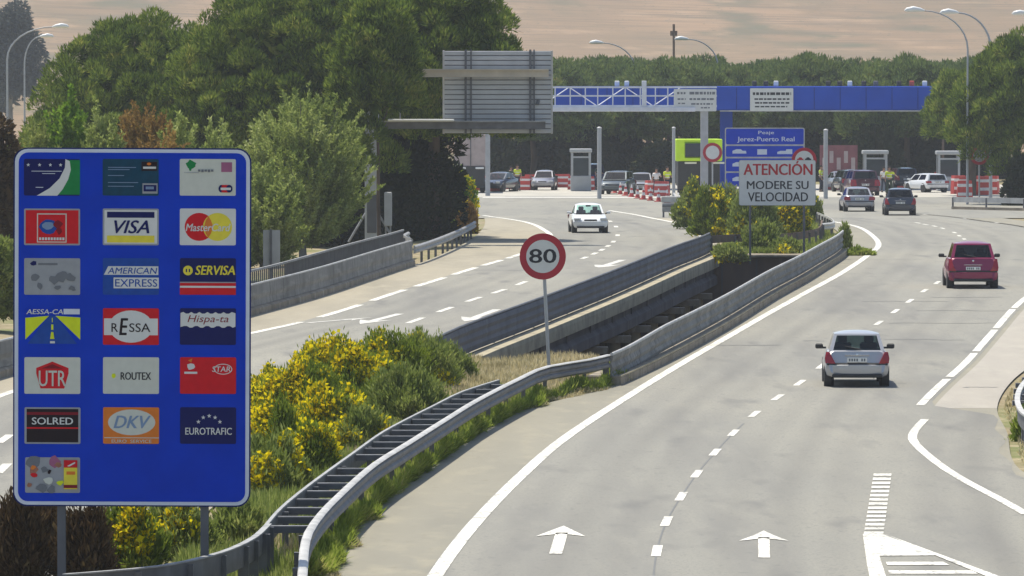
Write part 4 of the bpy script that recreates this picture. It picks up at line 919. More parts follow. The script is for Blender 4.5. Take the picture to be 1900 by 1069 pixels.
def wordbars(par, rows, cxf, czf, S, m, y, seed):   # lettering too small to read in the photo: rows of word-sized marks
    r = random.Random(seed); q = MB()
    for py, a, b_, hh in rows:
        x = a
        while x < b_:
            w_ = r.uniform(3, 9); w_ = min(w_, b_ - x)
            q.box(((cxf(x) + cxf(x + w_)) / 2, y, czf(py)), (w_ / S, .008, hh / S), m); x += w_ + r.uniform(1.2, 2.2)
    return q.build('lettering', par)
wordbars(sg, [(174, 1396, 1467, 5), (184, 1399, 1464, 3), (191, 1400, 1464, 3), (198, 1400, 1460, 2.5)], cX, cz, sc_, 'letter_black', -.626, 3)
for px, m_ in ((1400, 'black_plastic'), (1421, 'black_plastic'), (1440, 'lamp_white'), (1537, 'black_plastic'), (1558, 'black_plastic'), (1577, 'lamp_white'), (1603, 'black_plastic'), (1625, 'post_dark'), (1668, 'black_plastic'), (1692, 'plastic_red'), (1716, 'lamp_white'), (1145, 'lamp_white'), (1163, 'lamp_white')):
    q = MB(); q.box((cX(px), .3, cz(155)), (.34, .3, .40), m_, bev=.05); q.tube([(cX(px), .3, cz(162)), (cX(px), .3, cz(158))], .05, 'post_dark', 6); q.build('signal_lamp', cc)
# white truss gantry in front
YG = 438.0; sg_ = F / YG; gz_ = lambda py: P(0, py, YG).z
gt_ = empty('sign_gantry', (X(1307, YG), YG, 0)); tag(gt_, 'white lattice sign gantry with a white lane sign on a stout grey post', 'gantry')
gX = lambda px: X(px, YG) - gt_.location.x
q = MB()
for py, h_ in ((162, .12), (178, .10), (197, .14)): 
    q.box(((gX(890) + gX(1330)) / 2, 0, gz_(py)), (gX(1330) - gX(890), .12, h_), 'truss_white')
for px in list(range(900, 1250, 26)) + [1196]: q.box((gX(px + (px * 7) % 5), .02, gz_(180)), (.08, .10, gz_(162) - gz_(198)), 'truss_white')
for i, px in enumerate(range(900, 1240, 52)): 
    a, b_ = Vector((gX(px), .4, gz_(162))), Vector((gX(px + 52), .4, gz_(197))); q.tube([a, b_] if i % 2 else [Vector((a.x, .4, b_.z)), Vector((b_.x, .4, a.z))], .035, 'truss_white', 5)
q.build('truss', gt_)
q = MB(); q.box(((gX(890) + gX(1290)) / 2, .1, gz_(203)), (gX(1290) - gX(890), .9, .3), 'truss_white', bev=.03); q.build('walkway', gt_)
q = MB(); q.box((gX(1195), -.1, gz_(178)), (.32, .25, gz_(150) - gz_(206)), 'truss_white', bev=.03); q.build('mast', gt_)
q = MB(); slab(q, rrect(79 / sg_, 41 / sg_, .06), -.2, -.1, 'sign_white', (gX(1289.5), gz_(186))); sg = q.build('lane_sign', gt_)
wordbars(sg, [(173, 1256, 1272, 4), (173, 1279, 1327, 5), (184, 1257, 1272, 3), (184, 1279, 1324, 3.5), (192, 1258, 1271, 2.5), (193, 1282, 1322, 3), (200, 1300, 1318, 2.5)], gX, gz_, sg_, 'card_grey_dark', -.207, 8)
for px, h_ in ((1307, 7), (905, 4.5)): q = MB(); q.box((gX(px), .3, gz_(205) / 2), (h_ * 2 / sg_, .45, gz_(205) + .3), 'pole_grey', bev=.03); q.build('post', gt_)

# slim posts
for px, top, bot, w_, m_, lab in ((1112, 238, 326, 8, 'pole_white', 'slim white post rising behind the cones left of the dark van'), (1250, 238, 330, 6, 'pole_white', 'slim white post just left of the fluorescent yellow truck'), (1532, 242, 345, 8, 'pole_white', 'slim white post in front of the faded red panel')):
    Y = 425; t = empty('post', (X(px, Y), Y, 0)); tag(t, lab, 'post'); S = F / Y
    q = MB(); q.tube([(0, 0, -.1), (0, 0, P(0, top, Y).z)], w_ / 2 / S, m_, 10); q.build('shaft', t, True)
    q = MB(); q.lathe([(w_ / 2 / S + .02, 0), (w_ / 2 / S + .03, .05), (.05, .12)], m_, n=10); q.build('cap', t, loc=(0, 0, P(0, top, Y).z - .02))
# toll booths
for px, py0, py1, wpx, lab in ((1078, 276, 345, 38, 'white framed toll booth with a dark window left of the dark van'), (1625, 279, 345, 44, 'white framed toll booth with a dark window above the dark hatchback'), (1761, 280, 345, 42, 'white framed toll booth with a dark window beside the round limit sign')):
    Y = 462; S = F / Y; t = empty('toll_booth', (X(px, Y), Y, 0)); tag(t, lab, 'booth'); wd = wpx / S; hh = P(0, py0, Y).z
    q = MB(); q.box((0, 1, hh * .18), (wd, 2, hh * .36), 'booth_shaded_white', bev=.04); q.box((0, 1, hh - .14), (wd * 1.08, 2.2, .28), 'booth_shaded_white', bev=.05)
    for sx in (-1, 1):
        for y in (.08, 1.92): q.box((sx * (wd / 2 - .1), y, hh * .62), (.16, .14, hh * .56), 'booth_shaded_white')
    q.box((0, .08, hh * .80), (wd - .34, .12, .12), 'booth_shaded_white'); q.build('cabin', t)
    for y in (.1, 1.9): q = MB(); q.box((0, y, hh * .57), (wd - .38, .03, hh * .40), 'booth_glass'); q.build('window', t)
    for sx in (-1, 1): q = MB(); q.box((sx * (wd / 2 - .1), 1, hh * .6), (.03, 1.6, hh * .44), 'booth_glass'); q.build('window', t)
# round 40 limit at the right
Y = 405; S = F / Y; t = empty('speed_limit_sign', (X(1817, Y), Y, 0)); tag(t, 'small round 40 speed limit sign under the right-hand pine by the toll', 'sign')
zc_ = P(0, 289, Y).z; rr = 17 / S; post_mb(0, zc_, .05, 'pole_grey').build('post', t, True)
q = MB(); slab(q, disc(rr), 0, .03, 'sign_red', (0, zc_)); d_ = q.build('disc', t); q = MB(); slab(q, disc(rr * .68), -.005, -.001, 'card_grey', (0, zc_)); q.build('face', d_)
text_obj('40', 0, zc_, rr * .95, rr * .6, 'letter_black', d_, -.008, .03)
# dim limit sign beside the gantry post
Y = 434; S = F / Y; t = empty('speed_limit_sign', (X(1322, Y), Y, 0)); tag(t, 'round limit sign half hidden by the stout gantry post before the yellow truck', 'sign')
zc_ = P(0, 283, Y).z; rr = 18 / S; post_mb(0, zc_, .05, 'pole_grey').build('post', t, True)
q = MB(); slab(q, disc(rr), 0, .03, 'sign_red', (0, zc_)); d_ = q.build('disc', t); q = MB(); slab(q, disc(rr * .7), -.005, -.001, 'sign_white', (0, zc_)); q.build('face', d_)
# street lamps
def lamp(px_pole, px_head, py_head, Y, lab, arms=1, r=.075, rise=.9):
    t = empty('street_lamp', (X(px_pole, Y), Y, 0)); tag(t, lab, 'street lamp', 'street lamps around the toll plaza')
    zt_ = P(0, py_head, Y).z; dx = X(px_head, Y) - X(px_pole, Y); sg2 = 1 if dx > 0 else -1
    q = MB(); pts = [(0, 0, -.1), (0, 0, zt_ * .45), (0, 0, zt_ * .80)]; rad = [r * 1.3, r * 1.1, r * .9]
    z0 = zt_ * .80
    for k in range(1, 9):
        a = k / 8 * math.pi / 2; pts.append((dx * (1 - math.cos(a)), 0, z0 + (zt_ - z0) * math.sin(a))); rad.append(r * (.9 - .35 * k / 8))
    q.tube(pts, rad, 'pole_grey', 8); q.build('pole', t, True)
    q = MB(); L = 1.15
    q.tube([(dx - sg2 * .1, 0, zt_), (dx + sg2 * .15, 0, zt_ + .05), (dx + sg2 * .6, 0, zt_ + .10), (dx + sg2 * 1.0, 0, zt_ + .05), (dx + sg2 * L, 0, zt_)], [.05, .13, .19, .14, .03], 'lamp_white', 10); q.build('lamp_head', t, True)
    return t
lamp(14, 100, 50, 480, 'street lamp at the far left whose head reaches highest, near the grey-green trees')
lamp(46, 76, 68, 560, 'street lamp at the far left with the lower head, on a straight thin pole')
lamp(1178, 1118, 80, 560, 'street lamp above the white gantry truss, left of its mast')
lamp(1332, 1276, 73, 560, 'street lamp above the joint of the white gantry and the blue canopy')
lamp(1795, 1712, 20, 400, 'tall street lamp over the right-hand pine, its arm reaching furthest left', r=.065)
lamp(1838, 1776, 24, 420, 'tall street lamp over the right-hand pine, the right one of the pair', r=.09)
lamp(1960, 1908, 26, 440, 'street lamp at the right edge of the view with only its head showing')
q = MB(); Y = 640; S = F / Y
t = empty('utility_pole', (X(1250, Y), Y, 0)); tag(t, 'thin dark pole standing above the pines against the tan hill', 'pole')
q.tube([(0, 0, -.2), (0, 0, P(0, 45, Y).z)], .12, 'bark', 8); q.build('shaft', t, True); q = MB(); q.box((0, 0, P(0, 62, Y).z), (.7, .12, .5), 'bark', bev=.03); q.build('crossarm', t)

# cones in a line
def cone_proto(loc):
    t = empty('traffic_cone', loc)
    q = MB(); q.box((0, 0, .03), (.42, .42, .06), 'plastic_red', bev=.015); q.build('base', t)
    q = MB(); q.lathe([(.16, .06), (.125, .28)], 'plastic_red', n=14); q.lathe([(.125, .28), (.095, .47)], 'plastic_white', n=14); q.lathe([(.095, .47), (.07, .62)], 'plastic_red', n=14); q.lathe([(.07, .62), (.03, .85)], 'plastic_white', n=14); q.build('body', t)
    return t
cpx = [(1238, 377), (1222, 374.5), (1207, 372.5), (1194, 370.5), (1183, 368.5), (1172, 366), (1161, 363.5), (1151, 361), (1141, 358.5), (1131, 356), (1122, 354)]
c0_ = None
for i, (px, py) in enumerate(cpx):
    g = G(px, py); t = cone_proto(g) if c0_ is None else copy_tree(c0_); c0_ = c0_ or t; t.location = g; t.rotation_euler = (0, 0, i * .7)
    tag(t, f'red and white traffic cone, {ORD[i]} in the line counting from the crash barrier end', 'cone', 'line of traffic cones')
# red and white barriers
def barrier_proto(loc):
    t = empty('plastic_barrier', loc)
    q = MB(); slab(q, [(-.6, 0), (.6, 0), (.6, .25), (.52, .95), (-.52, .95), (-.6, .25)], -.2, .2, 'plastic_red'); q.build('body', t)
    q = MB()
    for z in (.30, .72): q.box((0, 0, z), (1.10, .43, .16), 'plastic_white', bev=.02)
    q.build('band', t); return t
bl = [(888, 354, 1, 'leftmost of all, at the foot of the overhead sign pine'), (918, 355, 0, 'lying askew before the dark parked car'), (974, 353, 1, 'touching the leftmost hi-vis worker'), (1066, 352, 0, 'half before the left toll booth'), (1090, 353, 1, 'right of the left toll booth'), (1545, 352, 0, 'in front of the faded red hoarding'), (1570, 353, 1, 'before the faded red hoarding, on its right'), (1632, 352, 0, 'between the grey saloon and the hi-vis worker'), (1690, 350, 1, 'left of the small white van'), (1745, 352, 0, 'right of the small white van'), (905, 352, 0, 'beside the pink lorry'), (935, 351, 1, 'left of the worker in front of the dark trees'), (985, 349, 0, 'just right of the leftmost hi-vis worker'), (1004, 348, 1, 'third right of the leftmost hi-vis worker'), (1024, 348, 0, 'fourth right of the leftmost hi-vis worker'), (1046, 348, 1, 'beside the left toll booth'), (1210, 362, 1, 'behind the near cones'), (1228, 364, 0, 'in front of the worker by the gantry'), (1666, 349, 0, 'behind the roof of the dark hatchback'), (1778, 360, 1, 'nearest the lamp pole under the pine'), (1793, 362, 0, 'second from the lamp pole under the pine'), (1808, 361, 1, 'third from the lamp pole under the pine'), (1824, 362, 0, 'fourth from the lamp pole under the pine'), (1840, 361, 1, 'rightmost under the pine'), (1790, 372, 0, 'just behind the pale guardrail')]
b0_ = None
for i, (px, py, k, lab) in enumerate(bl):
    g = G(px, py); t = barrier_proto(g) if b0_ is None else copy_tree(b0_); b0_ = b0_ or t; t.location = g; t.rotation_euler = (0, 0, (.0, .5, -.4)[i % 3]); t.scale = (.85, 1, 1.05 if px < 1700 else 1.35)
    tag(t, 'red and white plastic barrier, ' + lab, 'barrier', 'red and white barriers on the toll plaza')
# faded red hoarding behind the queue
Y = 492; S = F / Y; t = empty('hoarding', (X(1556, Y), Y, 0)); tag(t, 'faded red and white hoarding behind the slim white post at the toll', 'hoarding')
q = MB(); q.box((0, 0, 1.6), (70 / S, .1, 3.0), 'truck_red'); q.build('panel', t)
q = MB()
for i in range(5): q.box((-1.1 + i * .55, -.07, 1.7 + .5 * (i % 2)), (.3, .02, .9), 'truck_pink')
q.build('patch', t)
for x in (-1.3, 1.3): q = MB(); q.box((x, .1, 1.4), (.1, .1, 3), 'post_dark'); q.build('post', t)

# ================================================================== VEHICLES
def lerp3(a, b, t): return Vector(a).lerp(Vector(b), t)
def make_car(name, label, paint, loc, rz=0.0, L=3.8, W=1.64, H=1.42, kind='hatch', bump='black_plastic', glass='glass', plate='4F2', seats=True, dark_low=False, cat='car'):
    t = empty(name, loc, rz); tag(t, label, cat)
    hw = W / 2; zb_ = .93 * H / 1.42; zl = .24
    yr, yf = -L / 2, L / 2
    # lower body: cross-sections along the car (y at bottom, y at belt, half-width factor, belt height, bottom)
    if kind == 'hatch': secs = [(yr + .02, yr + .16, .86, zb_ - .02, zl + .10), (yr + .10, yr + .24, .955, zb_, zl + .03), (yr + .45, yr + .5, 1.0, zb_, zl), (0, 0, 1.0, zb_ - .01, zl), (yf - 1.25, yf - 1.25, 1.0, zb_ - .03, zl), (yf - .75, yf - .75, .985, zb_ - .10, zl), (yf - .25, yf - .32, .93, zb_ - .24, zl), (yf - .04, yf - .14, .80, zb_ - .34, zl + .05)]
    else: secs = [(yr + .02, yr + .08, .86, zb_ - .04, zl + .10), (yr + .10, yr + .16, .955, zb_, zl + .03), (yr + .6, yr + .6, 1.0, zb_ + .02, zl), (0, 0, 1.0, zb_ - .01, zl), (yf - 1.35, yf - 1.35, 1.0, zb_ - .03, zl), (yf - .75, yf - .75, .985, zb_ - .10, zl), (yf - .25, yf - .32, .93, zb_ - .22, zl), (yf - .04, yf - .14, .80, zb_ - .32, zl + .05)]
    def prof(y0, y1, k, zt, z0):
        h = hw * k; p = [(0, z0), (h - .14, z0), (h - .04, z0 + .05), (h, z0 + .17), (h + .012, z0 + (zt - z0) * .52), (h - .02, zt - .16), (h - .07, zt - .03), (h - .13, zt), (0, zt)]
        p = p + [(-x, z) for x, z in p[-2:0:-1]]
        return [(x, y0 + (y1 - y0) * max(0, (z - z0 - .35) / max(.1, zt - z0 - .35)), z) for x, z in p]
    q = MB(); V = []; n = 16
    for a in secs: V += prof(*a)
    fs = [(i * n + k, (i + 1) * n + k, (i + 1) * n + (k + 1) % n, i * n + (k + 1) % n) for i in range(len(secs) - 1) for k in range(n)]
    fs += [tuple(range(n)), tuple(range((len(secs) - 1) * n, len(secs) * n))[::-1]]
    q.add(V, fs, paint)
    # greenhouse: belt and roof corners
    if kind == 'hatch': br_, bf, tr_, tf = yr + .22, yf - 1.05, yr + .58, yf - 1.85
    elif kind == 'sedan': br_, bf, tr_, tf = yr + .55, yf - 1.15, yr + 1.25, yf - 2.05
    else: br_, bf, tr_, tf = yr + .10, yf - .75, yr + .22, yf - 1.45
    wb, wr = hw - .09, hw - .245; zt = H - .07
    B = {('r', -1): (-wb * .97, br_, zb_ - .01), ('r', 1): (wb * .97, br_, zb_ - .01), ('f', -1): (-wb * .95, bf, zb_ - .06), ('f', 1): (wb * .95, bf, zb_ - .06)}
    T = {('r', -1): (-wr, tr_, zt), ('r', 1): (wr, tr_, zt), ('f', -1): (-wr, tf, zt), ('f', 1): (wr, tf, zt)}
    def pane(b0, b1, t0, t1, ml, mr, mb_, mt_, holes=None):
        f = lambda u, v: lerp3(lerp3(b0, b1, u), lerp3(t0, t1, u), v)
        us = [(0, ml)] + (holes or []) + [(1 - mr, 1)]
        qs = []
        for a, b in us: qs.append((a, b, 0, 1))
        prev = ml
        for a, b in (holes or []) + [(1 - mr, 1)]:
            qs.append((prev, a, 0, mb_)); qs.append((prev, a, 1 - mt_, 1)); prev = b
        for a, b, c, d in qs: q.add([f(a, c), f(b, c), f(b, d), f(a, d)], [(0, 1, 2, 3)], paint)
        prev = ml; wins = []
        for a, b in (holes or []) + [(1 - mr, 1)]:
            m2 = MB(); m2.add([f(prev, mb_), f(a, mb_), f(a, 1 - mt_), f(prev, 1 - mt_)], [(0, 1, 2, 3)], glass); wins.append(m2); prev = b
        return wins
    wins = pane(B['r', -1], B['r', 1], T['r', -1], T['r', 1], .07, .07, .05, .10)
    wins += pane(B['f', 1], B['f', -1], T['f', 1], T['f', -1], .06, .06, .03, .06)
    hol = [(.52, .57)] if kind != 'sedan' else [(.50, .55)]
    wins += pane(B['r', 1], B['f', 1], T['r', 1], T['f', 1], .16, .07, .05, .08, hol)
    wins += pane(B['f', -1], B['r', -1], T['f', -1], T['r', -1], .07, .16, .05, .08, [(1 - b, 1 - a) for a, b in hol])
    # crowned roof with rounded edges
    nu, nv = 8, 8; V = []
    for j in range(nv + 1):
        for i in range(nu + 1):
            u, v = i / nu * 2 - 1, j / nv; y = tr_ + (tf - tr_) * v; vv = v * 2 - 1
            V.append((wr * u, y + .04 * (vv if abs(vv) == 1 else 0) * 0, zt + .075 * (1 - abs(u) ** 3) * (1 - abs(vv) ** 3)))
    q.add(V, [(j * (nu + 1) + i, j * (nu + 1) + i + 1, (j + 1) * (nu + 1) + i + 1, (j + 1) * (nu + 1) + i) for j in range(nv) for i in range(nu)], paint)
    q.build('body', t, True, ang=32)
    for m2 in wins: m2.build('window', t)
    # cabin
    q = MB(); q.box((0, (br_ + bf) / 2, zb_ - .015), (2 * wb - .1, bf - br_ - .12, .04), 'interior')
    q.build('interior', t)
    if seats:
        for y in ((br_ + bf) / 2 + .25, ) if kind != 'hatch' else ((br_ + bf) / 2 + .30,):
            for x in (-.34, .34):
                q = MB(); q.box((x, y, zb_ + .05), (.46, .12, .22), 'interior', bev=.04); q.box((x, y, zb_ + .24), (.25, .09, .17), 'interior', bev=.03); q.build('seat', t)
        q = MB(); q.box((.0, tf + .12, zt - .06), (.24, .03, .08), 'black_plastic', bev=.01); q.build('rear_view_mirror', t)
    # bumpers
    for sgn, ye, nm in ((-1, yr, 'rear'), (1, yf, 'front')):
        q = MB(); V = []
        for z, k in ((.30, .90), (.36, .95), (.50, .975), (.565, .955), (.58, .93)):
            for i in range(9):
                u = i / 8 * 2 - 1; V.append((u * hw * k * 1.0, ye + sgn * (.045 - .16 * abs(u) ** 4 - (.02 if z in (.30, .58) else 0)), z))
        fs = [(j * 9 + i, j * 9 + i + 1, (j + 1) * 9 + i + 1, (j + 1) * 9 + i) for j in range(4) for i in range(8)]
        V2 = [(x, y - sgn * .14, z) for x, y, z in V[-9:]]; o = len(V); V += V2; fs += [(36 + i, 37 + i, o + i + 1, o + i) for i in range(8)]
        q.add(V, fs, bump); q.build('bumper', t, True)
        q = MB(); q.box((0, ye + sgn * .035, .30), (W * .78, .10, .10), 'black_plastic', bev=.03); q.build('lower_valance', t)
    q = MB(); q.box((0, yr + (.045 if kind == 'hatch' else .04), .595), (W * .95, .07, .065), 'black_plastic', bev=.02); q.build('trim_strip', t)
    # rear lamps
    for sx in (-1, 1):
        q = MB(); zt_l = zb_ - .04
        pts = [(.56, .61), (.815, .61), (.835, .74), (.80, zt_l + .01), (.715, zt_l + .01), (.64, .76)] if kind == 'hatch' else [(.50, .66), (.84, .66), (.86, .80), (.80, zt_l - .02), (.54, zt_l - .02)]
        pts = [(sx * x * hw / .82 * .985, z) for x, z in pts]
        def yy_(x, z): return yr + .02 + (secs[0][1] - secs[0][0]) * max(0, (z - .69) / .3) - .065 + .10 * max(0, abs(x) / hw - .80) / .2
        nn = len(pts); V = [(x, yy_(x, z), z) for x, z in pts] + [(x * .99, yy_(x, z) + .12, z) for x, z in pts]
        q.add(V, [tuple(range(nn)) if sx > 0 else tuple(range(nn))[::-1]] + [(i, (i + 1) % nn, nn + (i + 1) % nn, nn + i) for i in range(nn)], 'lamp_red'); q.build('rear_lamp', t)
        q = MB(); q.box((sx * hw * .72, yf - .13, .66), (.34, .16, .15), 'lamp_clear', (0, 0, -sx * .35), .03); q.build('headlamp', t)
        q = MB(); q.box((sx * (hw + .10), bf - .42, zb_ + .04), (.20, .09, .13), 'black_plastic' if paint != 'car_white' else paint, bev=.03); q.box((sx * (hw - .02), bf - .40, zb_ + .00), (.12, .05, .05), 'black_plastic'); q.build('wing_mirror', t)
    q = MB(); q.box((0, yf - .035, .62), (.62, .04, .10), 'black_plastic', bev=.02); q.build('grille', t)
    yp = yr + .03 if kind == 'hatch' else yr + .015
    q = MB(); q.box((0, yp - .005, .73 if kind != 'hatch' else .70), (.50, .02, .115), 'plate_white', bev=.004); q.build('number_plate', t)
    q = MB()
    for i in range(7):
        if i != 4: q.box((-.19 + i * .063, yp - .0165, .73 if kind != 'hatch' else .70), (.04, .003, .07), 'card_grey_dark')
    q.build('plate_marks', t)
    q = MB(); zc_ = zb_ - .10; q.lathe([(.002, -.012), (.035, -.008), (.035, .01)], 'chrome', 'y', (0, yr + (.10 if kind == 'hatch' else .03), zc_), 10); q.build('badge', t)
    q = MB(); q.box((0, yp + .02, .82), (.62, .03, .025), 'chrome', bev=.005); q.build('boot_handle', t)
    q = MB(); q.tube([(.10, br_ + .0, zb_ + .03), (-.30, br_ + .055, zb_ + .11)], .013, 'black_plastic', 6); q.build('wiper', t)
    q = MB(); q.tube([(.42, yr + .25, .25), (.42, yr - .02, .25)], .03, 'chrome', 8); q.build('exhaust', t)
    # wheels
    rw = .29; tw = .19
    for sx in (-1, 1):
        for y in (yr + .70, yf - .78):
            q = MB(); x0 = sx * (hw - .05)
            pr_ = [(rw * .62, -tw), (rw * .93, -tw), (rw, -tw + .03), (rw, -.03), (rw * .93, 0), (rw * .62, 0)]
            q.lathe([(r_, h * sx) for r_, h in pr_], 'tyre', 'x', (0, 0, 0), 22); wh = q.build('wheel', t, True, loc=(x0, y, rw))
            q = MB(); q.lathe([(.03, .012), (rw * .30, .01), (rw * .58, -.012), (rw * .62, -.03)][::-1] if sx > 0 else [(.03, -.012), (rw * .30, -.01), (rw * .58, .012), (rw * .62, .03)], 'rim', 'x', (0, 0, 0), 18); q.build('rim', wh, True)
            q = MB(); q.lathe([(rw + .06, -.12 * sx), (rw + .06, .058 * sx)], 'black_plastic', 'x', (x0, y, rw + .02), 22); q.build('wheel_arch', t)
    return t
def heading(tr, Y): return -math.atan2(xat(tr, Y + 4) - xat(tr, Y - 4), 8)
g = G(1594, 719); make_car('hatchback_car', 'silver hatchback driving away alone, nearest car on the right carriageway', 'car_silver', g + Vector((0, 1.85, 0)), heading(CEN, g.y) * .22, 3.77, 1.64, 1.42, 'hatch', 'car_silver')
g = G(1807, 536); make_car('hatchback_car', 'dark crimson hatchback driving away at the right edge of the carriageway', 'car_crimson', g + Vector((0, 1.9, .0)), heading(CEN, g.y) * .1, 3.9, 1.74, 1.62, 'hatch', 'car_crimson', 'glass_dark')
g = G(1092, 433); make_car('saloon_car', 'white car coming towards the camera on the left carriageway', 'car_white', g + Vector((0, 2.1, 0)), R(180) + .05, 4.1, 1.71, 1.42, 'sedan', 'car_white')
g = G(1593, 393); make_car('saloon_car', 'grey saloon driving away, left one of the pair before the toll', 'car_grey', g + Vector((0, 2.2, 0)), .03, 4.4, 1.75, 1.42, 'sedan', 'car_grey')
g = G(1672, 400); make_car('hatchback_car', 'dark blue-black hatchback driving away, right one of the pair before the toll', 'car_dark', g + Vector((0, 2.0, 0)), -.02, 4.1, 1.74, 1.52, 'hatch', 'car_dark', 'glass_dark')
Y = 441
make_car('estate_car', 'dark maroon estate car queueing beyond the grey saloon', 'car_maroon', (X(1597, Y), Y, 0), .1, 4.3, 2.0, 1.75, 'van', 'car_maroon', 'glass_dark', seats=False)
Y = 447
make_car('passenger_van', 'dark teal van at the head of the line of cones', 'van_teal', (X(1146, Y), Y, 0), R(170), 4.3, 1.95, 1.62, 'van', 'van_teal', 'glass_dark', seats=False)
Y = 452
make_car('passenger_van', 'pale grey van just right of the dark teal van', 'car_grey', (X(1190, Y), Y, 0), R(178), 4.2, 1.75, 1.45, 'van', 'car_grey', 'glass_dark', seats=False)
Y = 456
make_car('passenger_van', 'small white van between the two right-hand toll booths', 'car_white', (X(1718, Y), Y, 0), .4, 3.9, 1.75, 1.35, 'van', 'plastic_white', 'glass_dark', seats=False)
make_car('saloon_car', 'dark car parked before the trees beyond the leftmost hi-vis worker', 'car_dark', (X(926, 460), 460, 0), R(160), 4.2, 1.72, 1.40, 'sedan', 'car_dark', 'glass_dark', seats=False)
make_car('saloon_car', 'grey car half hidden behind the slim white post and faded red hoarding', 'car_grey', (X(1557, 466), 466, 0), .2, 4.2, 1.72, 1.40, 'sedan', 'car_grey', 'glass_dark', seats=False)

make_car('estate_car', 'dark estate car under the faded hoarding beside the slim post', 'car_dark', (X(1575, 458), 458, 0), .15, 4.3, 1.8, 1.6, 'van', 'car_dark', 'glass_dark', seats=False)
make_car('hatchback_car', 'small grey hatchback waiting just behind the red and white barriers on the left', 'car_grey', (X(1010, 468), 468, 0), R(175), 3.8, 1.66, 1.45, 'hatch', 'car_grey', 'glass_dark', seats=False)
make_car('passenger_van', 'black van in the shade between the left toll booth and the slim post', 'car_dark', (X(1100, 472), 472, 0), R(182), 4.4, 1.85, 1.9, 'van', 'car_dark', 'glass_dark', seats=False)
make_car('estate_car', 'dark estate car beyond the hi-vis worker behind the dark hatchback', 'car_dark', (X(1675, 474), 474, 0), R(5), 4.3, 1.8, 1.6, 'van', 'car_dark', 'glass_dark', seats=False)
def make_truck(label, loc, wid, ht, mat_, cab_glass, rz=0.0, split=False):
    t = empty('lorry', loc, rz); tag(t, label, 'lorry')   # faces -Y
    q = MB(); z0 = ht * (.60 if cab_glass else .46)
    if cab_glass:
        q.box((-wid * .40, 0, (z0 + ht) / 2), (wid * .20, .5, ht - z0), mat_, bev=.05); q.box((wid * .40, 0, (z0 + ht) / 2), (wid * .20, .5, ht - z0), mat_, bev=.05)
        q.box((0, 0, ht - .1), (wid * .64, .48, .2), mat_, bev=.04); q.box((0, 0, z0 + .12), (wid * .64, .48, .24), mat_, bev=.04)
    q.box((0, 3.6, (z0 + ht) / 2 - .02), (wid * .98, 6.6, ht - z0), mat_, bev=.05); q.build('cargo_box', t)
    if cab_glass: q = MB(); q.box((-wid * .09, -.02, (z0 + ht) / 2), (wid * .42, .62, (ht - z0) * .60), 'booth_glass', bev=.02); q.build('windscreen', t)
    if split: q = MB(); q.box((.02 * wid, .27, (z0 + ht) / 2), (.06, .05, ht - z0 - .05), 'post_dark'); q.build('door_gap', t)
    q = MB(); q.box((0, 3.5, z0 / 2 + .25), (wid * .90, 6.6, z0 - .55), 'black_plastic', bev=.03); q.build('chassis', t)
    for x in ((-.26, .30) if not cab_glass else (-.18, .42)): q = MB(); q.box((x * wid, .14, z0 - .13), (wid * .26, .08, .14), 'lamp_white', bev=.02); q.build('light_bar', t)
    q = MB(); q.box((0, .2, .48), (wid * .92, .12, .28), 'black_plastic', bev=.03); q.build('bumper', t)
    for x in (-1, 1):
        for y in (1.1, 5.4): q = MB(); q.lathe([(.25, -.14), (.46, -.14), (.48, -.1), (.48, .1), (.46, .14), (.25, .14)], 'tyre', 'x', (x * wid * .38, y, .48), 18); q.build('wheel', t, True)
    return t
Y = 447
make_truck('lorry with a fluorescent yellow-green cab front and dark windscreen behind the gantry post', (X(1297, Y), Y, 0), 86 * Y / F, P(0, 258, Y).z, 'truck_neon', True)
Y = 452
make_truck('box lorry with dull pink-grey doors below the overhead sign', (X(872, Y), Y, 0), 60 * Y / F, P(0, 250, Y).z, 'truck_pink', False, split=True)

# ================================================================== PEOPLE (traffic officers and workers in hi-vis)
def skin_mesh(name, nodes, edges, m, parent, sub=1):
    me = bpy.data.meshes.new(name); me.from_pydata([n[0] for n in nodes], edges, []); me.materials.append(mt[m])
    o = bpy.data.objects.new(name, me); COL.objects.link(o)
    md = o.modifiers.new('skin', 'SKIN'); md.use_smooth_shade = True
    for i, nd in enumerate(nodes):
        sv = me.skin_vertices[0].data[i]; r = nd[1]; sv.radius = r if isinstance(r, tuple) else (r, r); sv.use_root = (i == 0)
    s_ = o.modifiers.new('sub', 'SUBSURF'); s_.levels = sub; s_.render_levels = sub
    bpy.context.view_layer.update()
    me2 = bpy.data.meshes.new_from_object(o.evaluated_get(bpy.context.evaluated_depsgraph_get()))
    me2.name = name; bpy.data.objects.remove(o)
    o = bpy.data.objects.new(name, me2); COL.objects.link(o); o.parent = parent
    return o
